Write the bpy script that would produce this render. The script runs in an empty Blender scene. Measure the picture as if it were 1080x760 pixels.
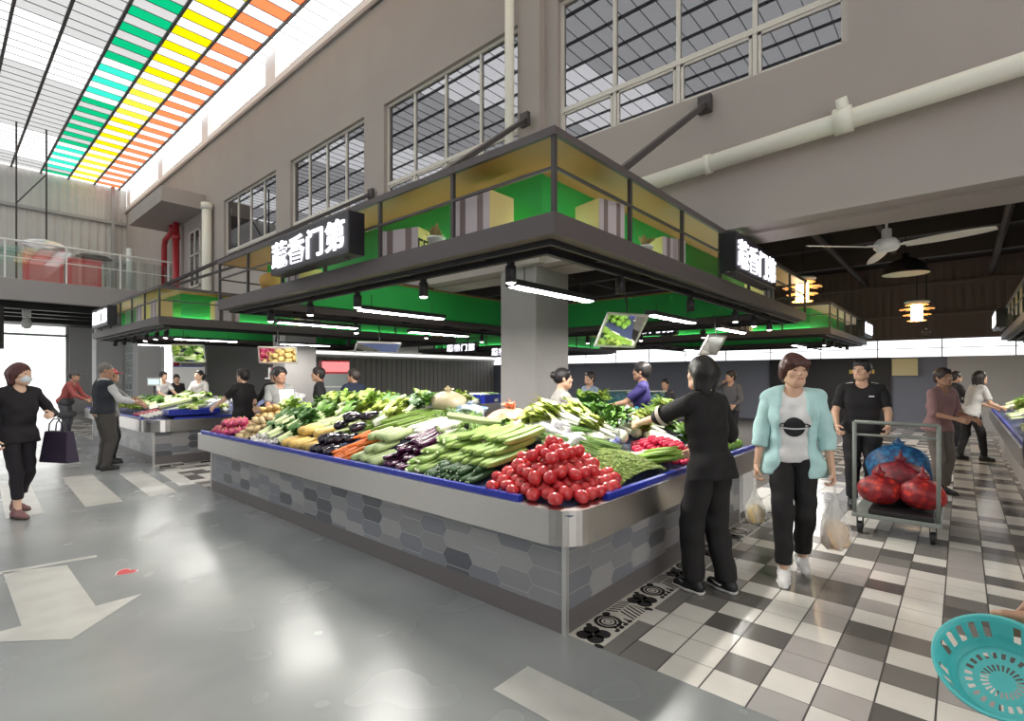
import bpy, bmesh, math, random
import numpy as np
from mathutils import Vector, Matrix, Euler
from mathutils.bvhtree import BVHTree
R = math.radians
S = bpy.context.scene
COL = S.collection
rng = random.Random(7)

# ------------------------------------------------------------------ camera model (level camera, 1.5 m up)
FW, RT = (.750, .661), (.661, -.750)
FOC, HZ, EYE = 538.0, 396.0, 1.5
def P(u, v, z=0.0):
    d = FOC * (EYE - z) / (v - HZ); l = d * (u - 540) / FOC
    return (d*FW[0] + l*RT[0], d*FW[1] + l*RT[1], z)
def ray(u, d, z=0.0):
    l = d * (u - 540) / FOC
    return (d*FW[0] + l*RT[0], d*FW[1] + l*RT[1], z)

cam_d = bpy.data.cameras.new('camera'); cam = bpy.data.objects.new('camera', cam_d); COL.objects.link(cam)
cam.location = (0, 0, EYE)
cam.rotation_euler = (R(90), 0, math.atan2(FW[1], FW[0]) - R(90))
cam_d.sensor_width = 36; cam_d.lens = 36 * FOC / 1080
cam_d.shift_y = (HZ - 380) / 1080
cam_d.clip_start = .02; cam_d.clip_end = 300
S.camera = cam
S.view_settings.view_transform = 'Standard'
S.view_settings.look = 'None'
S.view_settings.exposure = .8
S.view_settings.gamma = 1
S.view_settings.use_curve_mapping = False
S.cycles.use_denoising = True
S.cycles.max_bounces = 8
S.cycles.transparent_max_bounces = 16
S.cycles.sample_clamp_indirect = 6

# ------------------------------------------------------------------ materials
MATS = {}
def mat(name, col=(.5,.5,.5), rough=.6, metal=0.0, spec=.5, noise=0.0, nscale=8.0, bump=0.0, bscale=30.0, col2=None,
        emit=0.0, trans=0.0, alpha=1.0, coat=0.0, wave=None, sss=0.0, stretch=None):
    if name in MATS: return MATS[name]
    m = bpy.data.materials.new(name); m.use_nodes = True
    nt = m.node_tree; b = nt.nodes['Principled BSDF']
    c4 = (*col, 1)
    b.inputs['Base Color'].default_value = c4
    b.inputs['Roughness'].default_value = rough
    b.inputs['Metallic'].default_value = metal
    b.inputs['Specular IOR Level'].default_value = spec
    b.inputs['Alpha'].default_value = alpha
    b.inputs['Transmission Weight'].default_value = trans
    b.inputs['Coat Weight'].default_value = coat
    if sss: b.inputs['Subsurface Weight'].default_value = sss; b.inputs['Subsurface Radius'].default_value = (.01,.004,.002)
    if emit:
        b.inputs['Emission Color'].default_value = c4; b.inputs['Emission Strength'].default_value = emit
    tc = None
    def coords():
        t = nt.nodes.new('ShaderNodeTexCoord'); out = t.outputs['Object']
        if stretch:
            mp = nt.nodes.new('ShaderNodeMapping'); mp.inputs['Scale'].default_value = stretch
            nt.links.new(out, mp.inputs['Vector']); out = mp.outputs['Vector']
        return out
    if noise or col2:
        n = nt.nodes.new('ShaderNodeTexNoise'); n.inputs['Scale'].default_value = nscale; n.inputs['Detail'].default_value = 5
        nt.links.new(coords(), n.inputs['Vector'])
        rmp = nt.nodes.new('ShaderNodeValToRGB')
        a = col; d = col2 or tuple(max(0, x*(1-noise)) for x in col)
        rmp.color_ramp.elements[0].position = .36; rmp.color_ramp.elements[1].position = .64
        rmp.color_ramp.elements[0].color = (*d, 1); rmp.color_ramp.elements[1].color = (*a, 1)
        nt.links.new(n.outputs['Fac'], rmp.inputs['Fac']); nt.links.new(rmp.outputs['Color'], b.inputs['Base Color'])
    if wave:
        w = nt.nodes.new('ShaderNodeTexWave'); w.inputs['Scale'].default_value = wave[0]; w.bands_direction = wave[1]
        w.inputs['Distortion'].default_value = wave[3] if len(wave) > 3 else 1.0
        nt.links.new(coords(), w.inputs['Vector'])
        rmp = nt.nodes.new('ShaderNodeValToRGB')
        rmp.color_ramp.elements[0].color = (*wave[2], 1); rmp.color_ramp.elements[1].color = c4
        nt.links.new(w.outputs['Fac'], rmp.inputs['Fac']); nt.links.new(rmp.outputs['Color'], b.inputs['Base Color'])
    if bump:
        n = nt.nodes.new('ShaderNodeTexNoise'); n.inputs['Scale'].default_value = bscale; n.inputs['Detail'].default_value = 3
        nt.links.new(coords(), n.inputs['Vector'])
        bp = nt.nodes.new('ShaderNodeBump'); bp.inputs['Strength'].default_value = bump; bp.inputs['Distance'].default_value = .02
        nt.links.new(n.outputs['Fac'], bp.inputs['Height']); nt.links.new(bp.outputs['Normal'], b.inputs['Normal'])
    MATS[name] = m
    return m

def panel_mat(name, tint, diff):
    """thin roof sheet that lets daylight through: transparent tint plus a diffuse face"""
    if name in MATS: return MATS[name]
    m = bpy.data.materials.new(name); m.use_nodes = True; nt = m.node_tree; nt.nodes.clear()
    o = nt.nodes.new('ShaderNodeOutputMaterial'); t = nt.nodes.new('ShaderNodeBsdfTransparent'); t.inputs['Color'].default_value = (*tint, 1)
    d = nt.nodes.new('ShaderNodeBsdfDiffuse'); d.inputs['Color'].default_value = (*diff, 1)
    a = nt.nodes.new('ShaderNodeAddShader')
    nt.links.new(t.outputs[0], a.inputs[0]); nt.links.new(d.outputs[0], a.inputs[1]); nt.links.new(a.outputs[0], o.inputs['Surface'])
    MATS[name] = m; return m

def emit_mat(name, col, strength):
    if name in MATS: return MATS[name]
    m = bpy.data.materials.new(name); m.use_nodes = True; nt = m.node_tree; nt.nodes.clear()
    o = nt.nodes.new('ShaderNodeOutputMaterial'); e = nt.nodes.new('ShaderNodeEmission')
    e.inputs['Color'].default_value = (*col, 1); e.inputs['Strength'].default_value = strength
    nt.links.new(e.outputs[0], o.inputs['Surface']); MATS[name] = m; return m

def glass_mat(name, tint, gloss, rough=.02, gcol=(1,1,1)):
    """thin pane: see-through tint mixed with a mirror-like reflection"""
    if name in MATS: return MATS[name]
    m = bpy.data.materials.new(name); m.use_nodes = True; nt = m.node_tree; nt.nodes.clear()
    o = nt.nodes.new('ShaderNodeOutputMaterial'); t = nt.nodes.new('ShaderNodeBsdfTransparent'); t.inputs['Color'].default_value = (*tint, 1)
    g = nt.nodes.new('ShaderNodeBsdfGlossy'); g.inputs['Roughness'].default_value = rough; g.inputs['Color'].default_value = (*gcol, 1)
    x = nt.nodes.new('ShaderNodeMixShader'); x.inputs['Fac'].default_value = gloss
    nt.links.new(t.outputs[0], x.inputs[1]); nt.links.new(g.outputs[0], x.inputs[2]); nt.links.new(x.outputs[0], o.inputs['Surface'])
    MATS[name] = m; return m

# ------------------------------------------------------------------ mesh building
class MB:
    def __init__(s): s.v = []; s.f = []; s.m = []; s.cur = 0
    def add(s, vs, fs):
        b = len(s.v); s.v += [tuple(p) for p in vs]; s.f += [tuple(b+i for i in f) for f in fs]; s.m += [s.cur]*len(fs); return s
    def box(s, x0, x1, y0, y1, z0, z1):
        vs = [(x0,y0,z0),(x1,y0,z0),(x1,y1,z0),(x0,y1,z0),(x0,y0,z1),(x1,y0,z1),(x1,y1,z1),(x0,y1,z1)]
        return s.add(vs, [(0,3,2,1),(4,5,6,7),(0,1,5,4),(1,2,6,5),(2,3,7,6),(3,0,4,7)])
    def obox(s, c, half, M):
        vs = []
        for x,y,z in [(-1,-1,-1),(1,-1,-1),(1,1,-1),(-1,1,-1),(-1,-1,1),(1,-1,1),(1,1,1),(-1,1,1)]:
            vs.append(Vector(c) + M @ Vector((x*half[0], y*half[1], z*half[2])))
        return s.add(vs, [(0,3,2,1),(4,5,6,7),(0,1,5,4),(1,2,6,5),(2,3,7,6),(3,0,4,7)])
    def bar(s, a, b, w, h=None):
        a, b = Vector(a), Vector(b); d = b - a; L = d.length
        q = d.to_track_quat('X', 'Z').to_matrix()
        return s.obox((a+b)/2, (L/2, w/2, (h or w)/2), q)
    def tube(s, pts, r, n=8, caps=True):
        pts = [Vector(p) for p in pts]; rr = r if isinstance(r, (list, tuple)) else [r]*len(pts)
        rings = []; up = None
        for i, p in enumerate(pts):
            t = (pts[min(i+1, len(pts)-1)] - pts[max(i-1, 0)]).normalized()
            if up is None:
                up = Vector((0,0,1)) if abs(t.z) < .9 else Vector((1,0,0))
            x = up.cross(t)
            if x.length < 1e-5: x = Vector((1,0,0)).cross(t)
            x.normalize(); y = t.cross(x); up = y
            rings.append([p + (x*math.cos(2*math.pi*k/n) + y*math.sin(2*math.pi*k/n))*rr[i] for k in range(n)])
        vs = [v for g in rings for v in g]; fs = []
        for i in range(len(pts)-1):
            for k in range(n):
                a, b2 = i*n+k, i*n+(k+1)%n
                fs.append((a, b2, b2+n, a+n))
        if caps:
            fs.append(tuple(range(n))[::-1]); fs.append(tuple((len(pts)-1)*n+k for k in range(n)))
        return s.add(vs, fs)
    def lathe(s, prof, n=16, c=(0,0,0), close=True):
        vs = []; fs = []
        for r, z in prof:
            for k in range(n):
                a = 2*math.pi*k/n; vs.append((c[0]+r*math.cos(a), c[1]+r*math.sin(a), c[2]+z))
        for i in range(len(prof)-1):
            for k in range(n):
                a, b = i*n+k, i*n+(k+1)%n; fs.append((a, b, b+n, a+n))
        if close:
            if prof[0][0] > 1e-4: fs.append(tuple(range(n))[::-1])
            if prof[-1][0] > 1e-4: fs.append(tuple((len(prof)-1)*n+k for k in range(n)))
        return s.add(vs, fs)
    def poly(s, pts): return s.add(pts, [tuple(range(len(pts)))])
    def prism(s, pts, z0, z1):
        n = len(pts); vs = [(x,y,z0) for x,y in pts] + [(x,y,z1) for x,y in pts]
        return s.add(vs, [tuple(range(n))[::-1], tuple(range(n,2*n))] + [(i,(i+1)%n,n+(i+1)%n,n+i) for i in range(n)])
    def mesh(s, name, mats, smooth=False):
        me = bpy.data.meshes.new(name); me.from_pydata(s.v, [], s.f)
        for m in (mats if isinstance(mats, (list, tuple)) else [mats]): me.materials.append(m)
        if s.m and max(s.m): me.polygons.foreach_set('material_index', s.m)
        if smooth: me.polygons.foreach_set('use_smooth', [True]*len(me.polygons))
        me.update(); return me
    def build(s, name, mats, parent=None, smooth=False, bevel=0.0, loc=None):
        me = s.mesh(name, mats, smooth); o = bpy.data.objects.new(name, me); COL.objects.link(o)
        if parent is not None: o.parent = parent
        if loc is not None: o.location = loc
        if bevel:
            b = o.modifiers.new('bevel', 'BEVEL'); b.width = bevel; b.segments = 2; b.limit_method = 'ANGLE'
        return o
def mesh_obj(name, me, parent=None, loc=None, rot=None, scale=None):
    o = bpy.data.objects.new(name, me); COL.objects.link(o)
    if parent is not None: o.parent = parent
    if loc is not None: o.location = loc
    if rot is not None: o.rotation_euler = rot
    if scale is not None: o.scale = scale if hasattr(scale, '__len__') else (scale,)*3
    return o
def tag(o, label, cat, group=None, kind=None):
    o['label'] = label; o['category'] = cat
    if group: o['group'] = group
    if kind: o['kind'] = kind
    return o
def struct(o): o['kind'] = 'structure'; return o
def empty(name, loc=(0,0,0), rz=0.0):
    o = bpy.data.objects.new(name, None); COL.objects.link(o); o.location = loc; o.rotation_euler = (0,0,rz); o.empty_display_size = .1
    return o
def kids(o): return [c for c in bpy.data.objects if c.parent is o]
def copy_tree(o, ch=None):
    """ch: {obj: [children]} so no search through the whole scene is needed"""
    c = o.copy(); COL.objects.link(c)
    for k in (ch or {}).get(o, []):
        d = copy_tree(k, ch); d.parent = c
    return c
def text_mesh(s, size, depth=.006, mats=None):
    cu = bpy.data.curves.new('lettering', 'FONT'); cu.body = s; cu.size = size; cu.extrude = depth/2; cu.offset = size*.018
    cu.space_character = 1.12; cu.align_x = 'CENTER'; cu.align_y = 'CENTER'
    o = bpy.data.objects.new('lettering', cu); COL.objects.link(o)
    dg = bpy.context.evaluated_depsgraph_get(); me = bpy.data.meshes.new_from_object(o.evaluated_get(dg))
    bpy.data.objects.remove(o); 
    me.materials.clear()
    if mats: me.materials.append(mats)
    return me

# ------------------------------------------------------------------ sky
w = bpy.data.worlds.new('overcast_sky'); S.world = w; w.use_nodes = True
bg = w.node_tree.nodes['Background']; bg.inputs['Color'].default_value = (1, .985, .96, 1); bg.inputs['Strength'].default_value = 1.5
# ================================================================== SETTING
XW = 5.5        # the windowed wall between the high hall and the low hall
YB = 27.0       # far end wall of the high hall
ZR = 9.45       # roof sheets
m_wall = mat('taupe_plaster', (.395,.35,.33), .85, noise=.05, nscale=1.2)
m_white = mat('white_paint', (.8,.8,.79), .45)
m_dark = mat('dark_metal', (.055,.046,.047), .5)
m_steel = mat('brushed_steel', (.62,.595,.57), .28, metal=1.0, noise=.08, nscale=40, stretch=(.6,.6,14))
m_black = mat('black_paint', (.012,.011,.013), .55)
m_pipe = mat('cream_pipe', (.80,.78,.70), .4)
m_frame = mat('beige_window_frame', (.66,.62,.57), .45)
m_pane = glass_mat('dark_window_glass', (.03,.03,.035), .42, .01, (.72,.72,.76))

# floor ---------------------------------------------------------------
me_ = bpy.data.materials.new('grey_epoxy'); me_.use_nodes = True; nt = me_.node_tree; b = nt.nodes['Principled BSDF']
tc = nt.nodes.new('ShaderNodeTexCoord')
n1 = nt.nodes.new('ShaderNodeTexNoise'); n1.inputs['Scale'].default_value = .9; n1.inputs['Detail'].default_value = 3; n1.inputs['Distortion'].default_value = .3
r1 = nt.nodes.new('ShaderNodeValToRGB'); r1.color_ramp.elements[0].position = .35; r1.color_ramp.elements[1].position = .68
r1.color_ramp.elements[0].color = (.245,.26,.262,1); r1.color_ramp.elements[1].color = (.34,.35,.345,1)
r2 = nt.nodes.new('ShaderNodeValToRGB'); r2.color_ramp.elements[0].color = (.16,.16,.16,1); r2.color_ramp.elements[1].color = (.34,.34,.34,1)
nt.links.new(tc.outputs['Object'], n1.inputs['Vector']); nt.links.new(n1.outputs['Fac'], r1.inputs['Fac']); nt.links.new(r1.outputs['Color'], b.inputs['Base Color'])
n2 = nt.nodes.new('ShaderNodeTexNoise'); n2.inputs['Scale'].default_value = 2.2; n2.inputs['Detail'].default_value = 1
nt.links.new(tc.outputs['Object'], n2.inputs['Vector']); b.inputs['Specular IOR Level'].default_value = .5; nt.links.new(n2.outputs['Fac'], r2.inputs['Fac']); nt.links.new(r2.outputs['Color'], b.inputs['Roughness'])
struct(MB().box(-16, 2.43, -9, YB, -.2, 0).build('floor', me_))

# tiled aisle floor: square tiles in four tones with dark joints
tm = [mat('tile_cream', (.80,.77,.71), .16, noise=.10, nscale=3), mat('tile_pale_grey', (.46,.43,.41), .16, noise=.08, nscale=3),
      mat('tile_grey', (.235,.22,.205), .16, noise=.08, nscale=3), mat('tile_dark_grey', (.15,.14,.132), .16, noise=.08, nscale=3),
      mat('tile_joint', (.09,.083,.078), .7)]
t = MB(); rt = random.Random(3)
t.cur = 4; t.box(2.43, 21.0, -9, YB, -.2, -.002)
T = .216
for i in range(-1, 85):
    for j in range(-46, 120):
        x0, y0 = 2.643 + i*T, .95 + j*T
        if y0 < -9 or y0 + T > YB - .1: continue
        if y0 > 2.0 and not (7.2 < y0 < 10.4) and x0 > 3.2 : continue
        t.cur = rt.choices([0,1,2,3], [42,16,26,16])[0]
        g = .004; gx = .002
        t.add([(max(x0+gx, 2.432), y0+g, 0), (x0+T-gx, y0+g, 0), (x0+T-gx, y0+T-g, 0), (max(x0+gx, 2.432), y0+T-g, 0)], [(0,1,2,3)])
struct(t.build('floor_tiles', tm))

# black and white patterned border along the foot of the near counter
bd = MB(); mbw = [mat('border_cream', (.70,.67,.61), .2), mat('border_black', (.018,.016,.016), .25)]
def disc(b, cx, cy, rx, ry, z, n=14, a0=0, a1=2*math.pi, inner=0):
    if inner:
        vs = []; 
        for k in range(n+1):
            a = a0 + (a1-a0)*k/n
            vs += [(cx+rx*math.cos(a), cy+ry*math.sin(a), z), (cx+rx*inner*math.cos(a), cy+ry*inner*math.sin(a), z)]
        b.add(vs, [(2*k, 2*k+2, 2*k+3, 2*k+1) for k in range(n)])
    else:
        b.poly([(cx+rx*math.cos(a0+(a1-a0)*k/n), cy+ry*math.sin(a0+(a1-a0)*k/n), z) for k in range(n)])
for side in range(2):
    for i in range(24):
        x0 = 2.43 + i*.2; y0 = 1.488
        if side: x0, y0 = 2.44 + i*.2, 10.0 - .22
        if x0 > 5.9: break
        W, H = .2, .225
        bd.cur = 0; bd.add([(x0,y0,.001),(x0+W,y0,.001),(x0+W,y0+H,.001),(x0,y0+H,.001)], [(0,1,2,3)])
        bd.cur = 1; q = i % 3; z = .0022
        if q == 0:
            for a in range(4):
                disc(bd, x0+W/2+.052*math.cos(a*math.pi/2+.78), y0+H/2+.052*math.sin(a*math.pi/2+.78), .05, .05, z, 12)
            disc(bd, x0+.01, y0+.02, .02, .03, z, 8); disc(bd, x0+W-.02, y0+H-.03, .02, .02, z, 8)
        elif q == 1:
            for rr in (.085, .055, .027): disc(bd, x0+.09, y0+.13, rr, rr, z, 18, 0, 2*math.pi, .74)
            for k in range(4): disc(bd, x0+.03+.05*k, y0+.03, .022, .014, z, 8); disc(bd, x0+.05+.045*k, y0+.055, .008, .025, z, 8)
            disc(bd, x0+.17, y0+.19, .03, .025, z, 8)
        else:
            for k in range(6):
                s0 = .012 + k*.034
                bd.add([(x0+s0, y0+.02, z), (x0+s0+.014, y0+.02, z), (x0+min(W-.005, s0+.06), y0+.14, z), (x0+min(W-.005, s0+.046), y0+.14, z)], [(0,1,2,3)])
                bd.add([(x0+s0+.03, y0+.15, z), (x0+s0+.044, y0+.15, z), (x0+s0+.01, y0+.215, z), (x0+max(0, s0-.004), y0+.215, z)], [(0,1,2,3)])
struct(bd.build('floor_border', mbw))

# painted floor markings
m_mark = mat('worn_white_floor_paint', (.60,.59,.55), .3, col2=(.50,.49,.46), nscale=4)
mk = MB(); z = .0016
c, s_ = math.cos(.0), math.sin(.0)
mk.add([(.35,5.47,z),(.35,4.23,z),(.08,4.23,z),(.52,3.80,z),(.95,4.23,z),(.70,4.23,z),(.70,5.32,z)], [(0,1,2,3,4,5,6)])
struct(mk.build('floor_marking_arrow', m_mark))
struct(MB().add([(.05,5.48,z),(.9,5.36,z),(.9,5.43,z),(.05,5.56,z)], [(0,1,2,3)]).build('floor_marking_line', m_mark))
mk = MB(); mk.add([(1.77,1.68,z),(2.03,1.68,z),(2.03,.55,z),(1.77,.55,z)], [(0,1,2,3)])
mk.add([(1.62,.55,z),(2.18,.55,z),(1.90,.05,z)], [(0,2,1)])
struct(mk.build('floor_marking_arrow', m_mark))
for k, (a, b2, y0, y1) in enumerate([(1.15,1.5,7.5,9.95),(1.78,2.08,7.55,9.7),(2.22,2.42,8.0,9.4),(.5,.8,7.5,9.9)]):
    struct(MB().add([(a,y0,z),(b2,y0,z),(b2+.1,y1,z),(a+.1,y1,z)], [(0,1,2,3)]).build('floor_marking_stripe', m_mark))
# red heart-shaped sticker
hs = []
for k in range(28):
    a = 2*math.pi*k/28
    hs.append((16*math.sin(a)**3/16, (13*math.cos(a)-5*math.cos(2*a)-2*math.cos(3*a)-math.cos(4*a))/16))
hb = MB(); hb.cur = 0; hb.add([(x*.085, y*.085, .0015) for x, y in hs], [tuple(range(28))[::-1]])
hb.cur = 1; hb.add([(x*.072, y*.072, .0028) for x, y in hs], [tuple(range(28))[::-1]])
ho = hb.build('floor_sticker', [mat('sticker_white', (.75,.72,.72), .35), mat('sticker_red', (.62,.04,.05), .35)]); ho.location = (.97,4.79,0); ho.rotation_euler = (0,0,R(-65))
tag(ho, 'small red heart sticker with a white edge on the grey floor', 'sticker')

# windowed wall ------------------------------------------------------
wins = []    # (y0, y1)
pitch = .72*XW
for k in range(-3, 5):
    y1 = .862*XW + pitch*k; wins.append((y1 - .605*XW, y1))
Z0, ZT, Z1, ZTOP = 4.54, 5.04, 6.5, 8.45
wins = [(a+0.0, b2) for a, b2 in wins if b2 < 19.3]
wins = [(.1414*XW - 0 if abs(a - (.734-.593)*XW) < .6 else a, b2) for a, b2 in wins]
# positions measured: window next to the corner spans .141..734 of XW, then .862..1.454, 1.5735..2.134, 2.27..2.881
wins = [(.1414*XW,.734*XW),(.862*XW,1.454*XW),(1.5735*XW,2.134*XW),(2.27*XW,2.881*XW),(-.62*XW,-.02*XW)]
wl = MB(); ys = sorted([y for q in wins for y in q])
TH = .7
def wall_strip(y0, y1, z0, z1): wl.box(XW, XW+.25, y0, y1, z0, z1)
wall_strip(-9, YB, 3.03, Z0); wall_strip(-9, YB, Z1, ZTOP)
prev = -9
for a, b2 in sorted(wins):
    wall_strip(prev, a, Z0, Z1); prev = b2
wall_strip(prev, YB, Z0, Z1)
wl.box(XW+.25, XW+.72, -9, YB, 3.0, 3.45)
wl.box(XW-.02, XW+.05, -9, YB, 3.02, 3.12)
struct(wl.build('wall_right', m_wall))
struct(MB().box(XW+.25, 7.4, -9, YB, 3.45, ZTOP).build('wall_upper_rooms', m_black)) if False else None
# rooms behind the window panes
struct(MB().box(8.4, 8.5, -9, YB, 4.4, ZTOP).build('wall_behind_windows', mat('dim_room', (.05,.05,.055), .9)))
struct(MB().box(XW-.06, 8.5, -9, YB, ZTOP, ZTOP+.08).build('ceiling_upper_rooms', m_wall))
for i, (a, b2) in enumerate(sorted(wins)):
    fr = MB(); w_ = .045; x0, x1 = XW+.07, XW+.13
    for (ya, yb) in ((a, a+w_), (b2-w_, b2)): fr.box(x0, x1, ya, yb, Z0, Z1)
    for (za, zb) in ((Z0, Z0+w_), (ZT-.03, ZT+.03), (Z1-w_, Z1)): fr.box(x0-.004, x1+.004, a, b2, za, zb)
    for q in range(1, 4):
        yy = a + (b2-a)*q/4; fr.box(x0+.002, x1-.002, yy-.022, yy+.022, Z0, Z1)
    for q in range(4):      # sashes of the low openers
        ya = a + (b2-a)*q/4 + .03; yb = a + (b2-a)*(q+1)/4 - .03
        for (ca, cb, da, db) in ((ya, ya+.03, Z0+.03, ZT-.03), (yb-.03, yb, Z0+.03, ZT-.03), (ya, yb, Z0+.03, Z0+.06), (ya, yb, ZT-.06, ZT-.03)):
            fr.box(x0+.01, x1+.002, ca, cb, da, db)
    f = fr.build('window_%d' % (i+1), m_frame); struct(f)
    MB().box(XW+.098, XW+.102, a+.02, b2-.02, Z0+.02, Z1-.02).build('window_pane', m_pane, f)
# small window beyond the red pipes
sw = MB(); ya, yb = 17.7, 18.7
for q in ((ya,ya+.05,4.3,6.1),(yb-.05,yb,4.3,6.1),(ya,yb,4.3,4.35),(ya,yb,6.05,6.1),(ya,yb,5.3,5.35),((ya+yb)/2-.02,(ya+yb)/2+.02,4.3,6.1)): sw.box(XW-.05, XW-.003, *q)
f = sw.build('window_6', m_frame); struct(f); MB().box(XW-.02, XW-.012, ya+.03, yb-.03, 4.33, 6.07).build('window_pane', m_pane, f)
# concrete ledge box
struct(MB().box(XW-1.15, XW-.001, 17.3, 21.0, 6.55, 7.0).build('wall_ledge', m_wall))
# stub posts of the clerestory and its glazing
for k in range(6):
    yy = 3.3 + 3.96*2*k*.58
    struct(MB().box(XW-.02, XW+.35, yy, yy+.55, ZTOP, ZR).build('column_clerestory', m_white))
struct(MB().box(XW+.5, XW+.51, -9, YB, ZTOP+.08, ZR).build('window_clerestory', panel_mat('clear_sheet', (.86,.88,.88), (.06,.06,.06))))
struct(MB().box(XW-.03, XW+.3, -9, YB, ZTOP+.08, ZTOP+.25).build('trim_clerestory', m_white))
# columns under the wall
m_col = mat('grey_column_paint', (.33,.315,.31), .7, noise=.08, nscale=2)
for k, y in enumerate((4.41, 12.0, 19.6, -3.2)):
    struct(MB().box(XW, XW+.78, y, y+.66, 0, 3.4).build('column', m_col, bevel=.012))
struct(MB().box(XW-.12, XW-.001, 4.25, 4.62, 3.03, ZTOP).build('column_pilaster', m_wall))
# roof sheets -----------------------------------------------------------
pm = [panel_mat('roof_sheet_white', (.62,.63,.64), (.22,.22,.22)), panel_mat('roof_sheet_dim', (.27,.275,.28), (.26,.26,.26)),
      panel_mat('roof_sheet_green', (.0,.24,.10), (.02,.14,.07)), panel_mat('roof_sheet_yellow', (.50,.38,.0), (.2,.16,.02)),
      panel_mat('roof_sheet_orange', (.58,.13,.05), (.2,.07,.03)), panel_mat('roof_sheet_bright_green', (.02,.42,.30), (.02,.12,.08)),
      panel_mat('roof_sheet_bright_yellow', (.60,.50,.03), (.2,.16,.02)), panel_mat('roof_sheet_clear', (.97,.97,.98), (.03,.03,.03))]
rf = MB(); gr = MB()
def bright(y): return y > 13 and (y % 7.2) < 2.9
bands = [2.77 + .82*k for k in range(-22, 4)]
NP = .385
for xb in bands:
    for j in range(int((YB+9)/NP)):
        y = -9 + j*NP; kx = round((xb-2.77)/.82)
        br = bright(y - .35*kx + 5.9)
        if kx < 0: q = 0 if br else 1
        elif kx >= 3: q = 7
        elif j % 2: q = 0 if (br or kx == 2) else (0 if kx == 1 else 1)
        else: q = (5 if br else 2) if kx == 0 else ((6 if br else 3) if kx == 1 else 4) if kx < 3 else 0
        rf.cur = q
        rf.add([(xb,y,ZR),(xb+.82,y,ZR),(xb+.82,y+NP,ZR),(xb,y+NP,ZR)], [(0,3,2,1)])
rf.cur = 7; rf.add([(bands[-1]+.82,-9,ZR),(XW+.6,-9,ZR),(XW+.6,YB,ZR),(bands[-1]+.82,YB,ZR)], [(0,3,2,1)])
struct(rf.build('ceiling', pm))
for xb in bands + [bands[-1]+.82]: gr.box(xb-.03, xb+.03, -9, YB, ZR-.05, ZR-.003)
for j in range(int((YB+9)/NP)):
    y = -9 + j*NP; gr.box(bands[0], XW+.5, y-.007, y+.007, ZR-.018, ZR-.004)
struct(gr.build('ceiling_grid', mat('dark_grid_metal', (.10,.10,.105), .5)))
# far end wall: corrugated sheet above the mezzanine, plain below with an open doorway
m_cor = mat('grey_corrugated_sheet', (.50,.49,.47), .5, noise=.06, nscale=2)
cw = MB(); nx = 260; vs = []
for i in range(nx+1):
    x = -12 + (XW+12)*i/nx; d = .035 if i % 4 in (0, 1) else 0.0
    vs += [(x, YB-d, 4.2), (x, YB-d, ZR)]
cw.add(vs, [(2*i, 2*i+2, 2*i+3, 2*i+1) for i in range(nx)])
struct(cw.build('wall_back', m_cor))
gt = MB()
for z_ in (6.2, 7.9): gt.box(-12, XW, YB-.16, YB-.06, z_, z_+.12)
for x in (-2.2, 4.95): gt.box(x, x+.12, YB-.2, YB-.08, 4.2, ZR)
struct(gt.build('trim_back', mat('grey_girt', (.33,.33,.33), .5)))
# dark hanger rods that hold a light beam in front of the end wall
fr = MB()
for x in (1.72, 2.42): fr.bar((x,22.2,4.3),(x,22.2,ZR),.045)
fr.bar((1.72,22.2,6.9),(2.42,22.2,8.0),.035)
struct(fr.build('trim_hanger', m_dark))
lw = MB(); DX0, DX1, DH = -6.0, 3.62, 3.45
lw.box(-12, DX0, YB-.1, YB+.15, 0, 4.2); lw.box(DX1, XW, YB-.1, YB+.15, 0, 4.2); lw.box(DX0, DX1, YB-.1, YB+.15, DH, 4.2)
struct(lw.build('wall_back_lower', mat('pale_plaster', (.55,.54,.54), .8)))
dr = MB()
for x in (DX0, -2.8, .45, DX1-.1): dr.box(x, x+.1, YB-.02, YB+.1, 0, DH)
dr.box(DX0, DX1, YB-.02, YB+.1, 3.05, 3.13)
d = dr.build('door_1', mat('door_grey', (.35,.36,.36), .4)); struct(d)
MB().box(DX0+.1, DX1-.1, YB+.03, YB+.035, 2.9, DH).build('door_pane', glass_mat('clear_glass', (.9,.94,.93), .08), d)
struct(MB().box(-30, 14, YB, YB+40, -.2, -.02).build('ground_outside', mat('pale_paving', (.8,.8,.77), .8)))
# mezzanine slab with downstand and posts
m_slab = mat('mezzanine_paint', (.36,.335,.335), .8)
struct(MB().box(-12, XW, 20.5, YB, 3.95, 4.27).box(-12, XW, 20.2, 20.5, 3.67, 4.27).build('floor_mezzanine', m_slab))
bm_ = MB()
for k in range(4): bm_.box(-12, XW, 21.6+k*1.4, 21.85+k*1.4, 3.55, 3.95)
bm_.box(-12, XW, 25.6, 26.9, 3.45, 3.95)
struct(bm_.build('ceiling_mezzanine_beams', m_black))
for x, y in ((3.75, 22.6), (4.6, 21.0), (-3, 21)):
    struct(MB().box(x, x+.75, y, y+.7, 0, 3.95).build('column_mezzanine', mat('pale_column', (.52,.52,.53), .6)))
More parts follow.
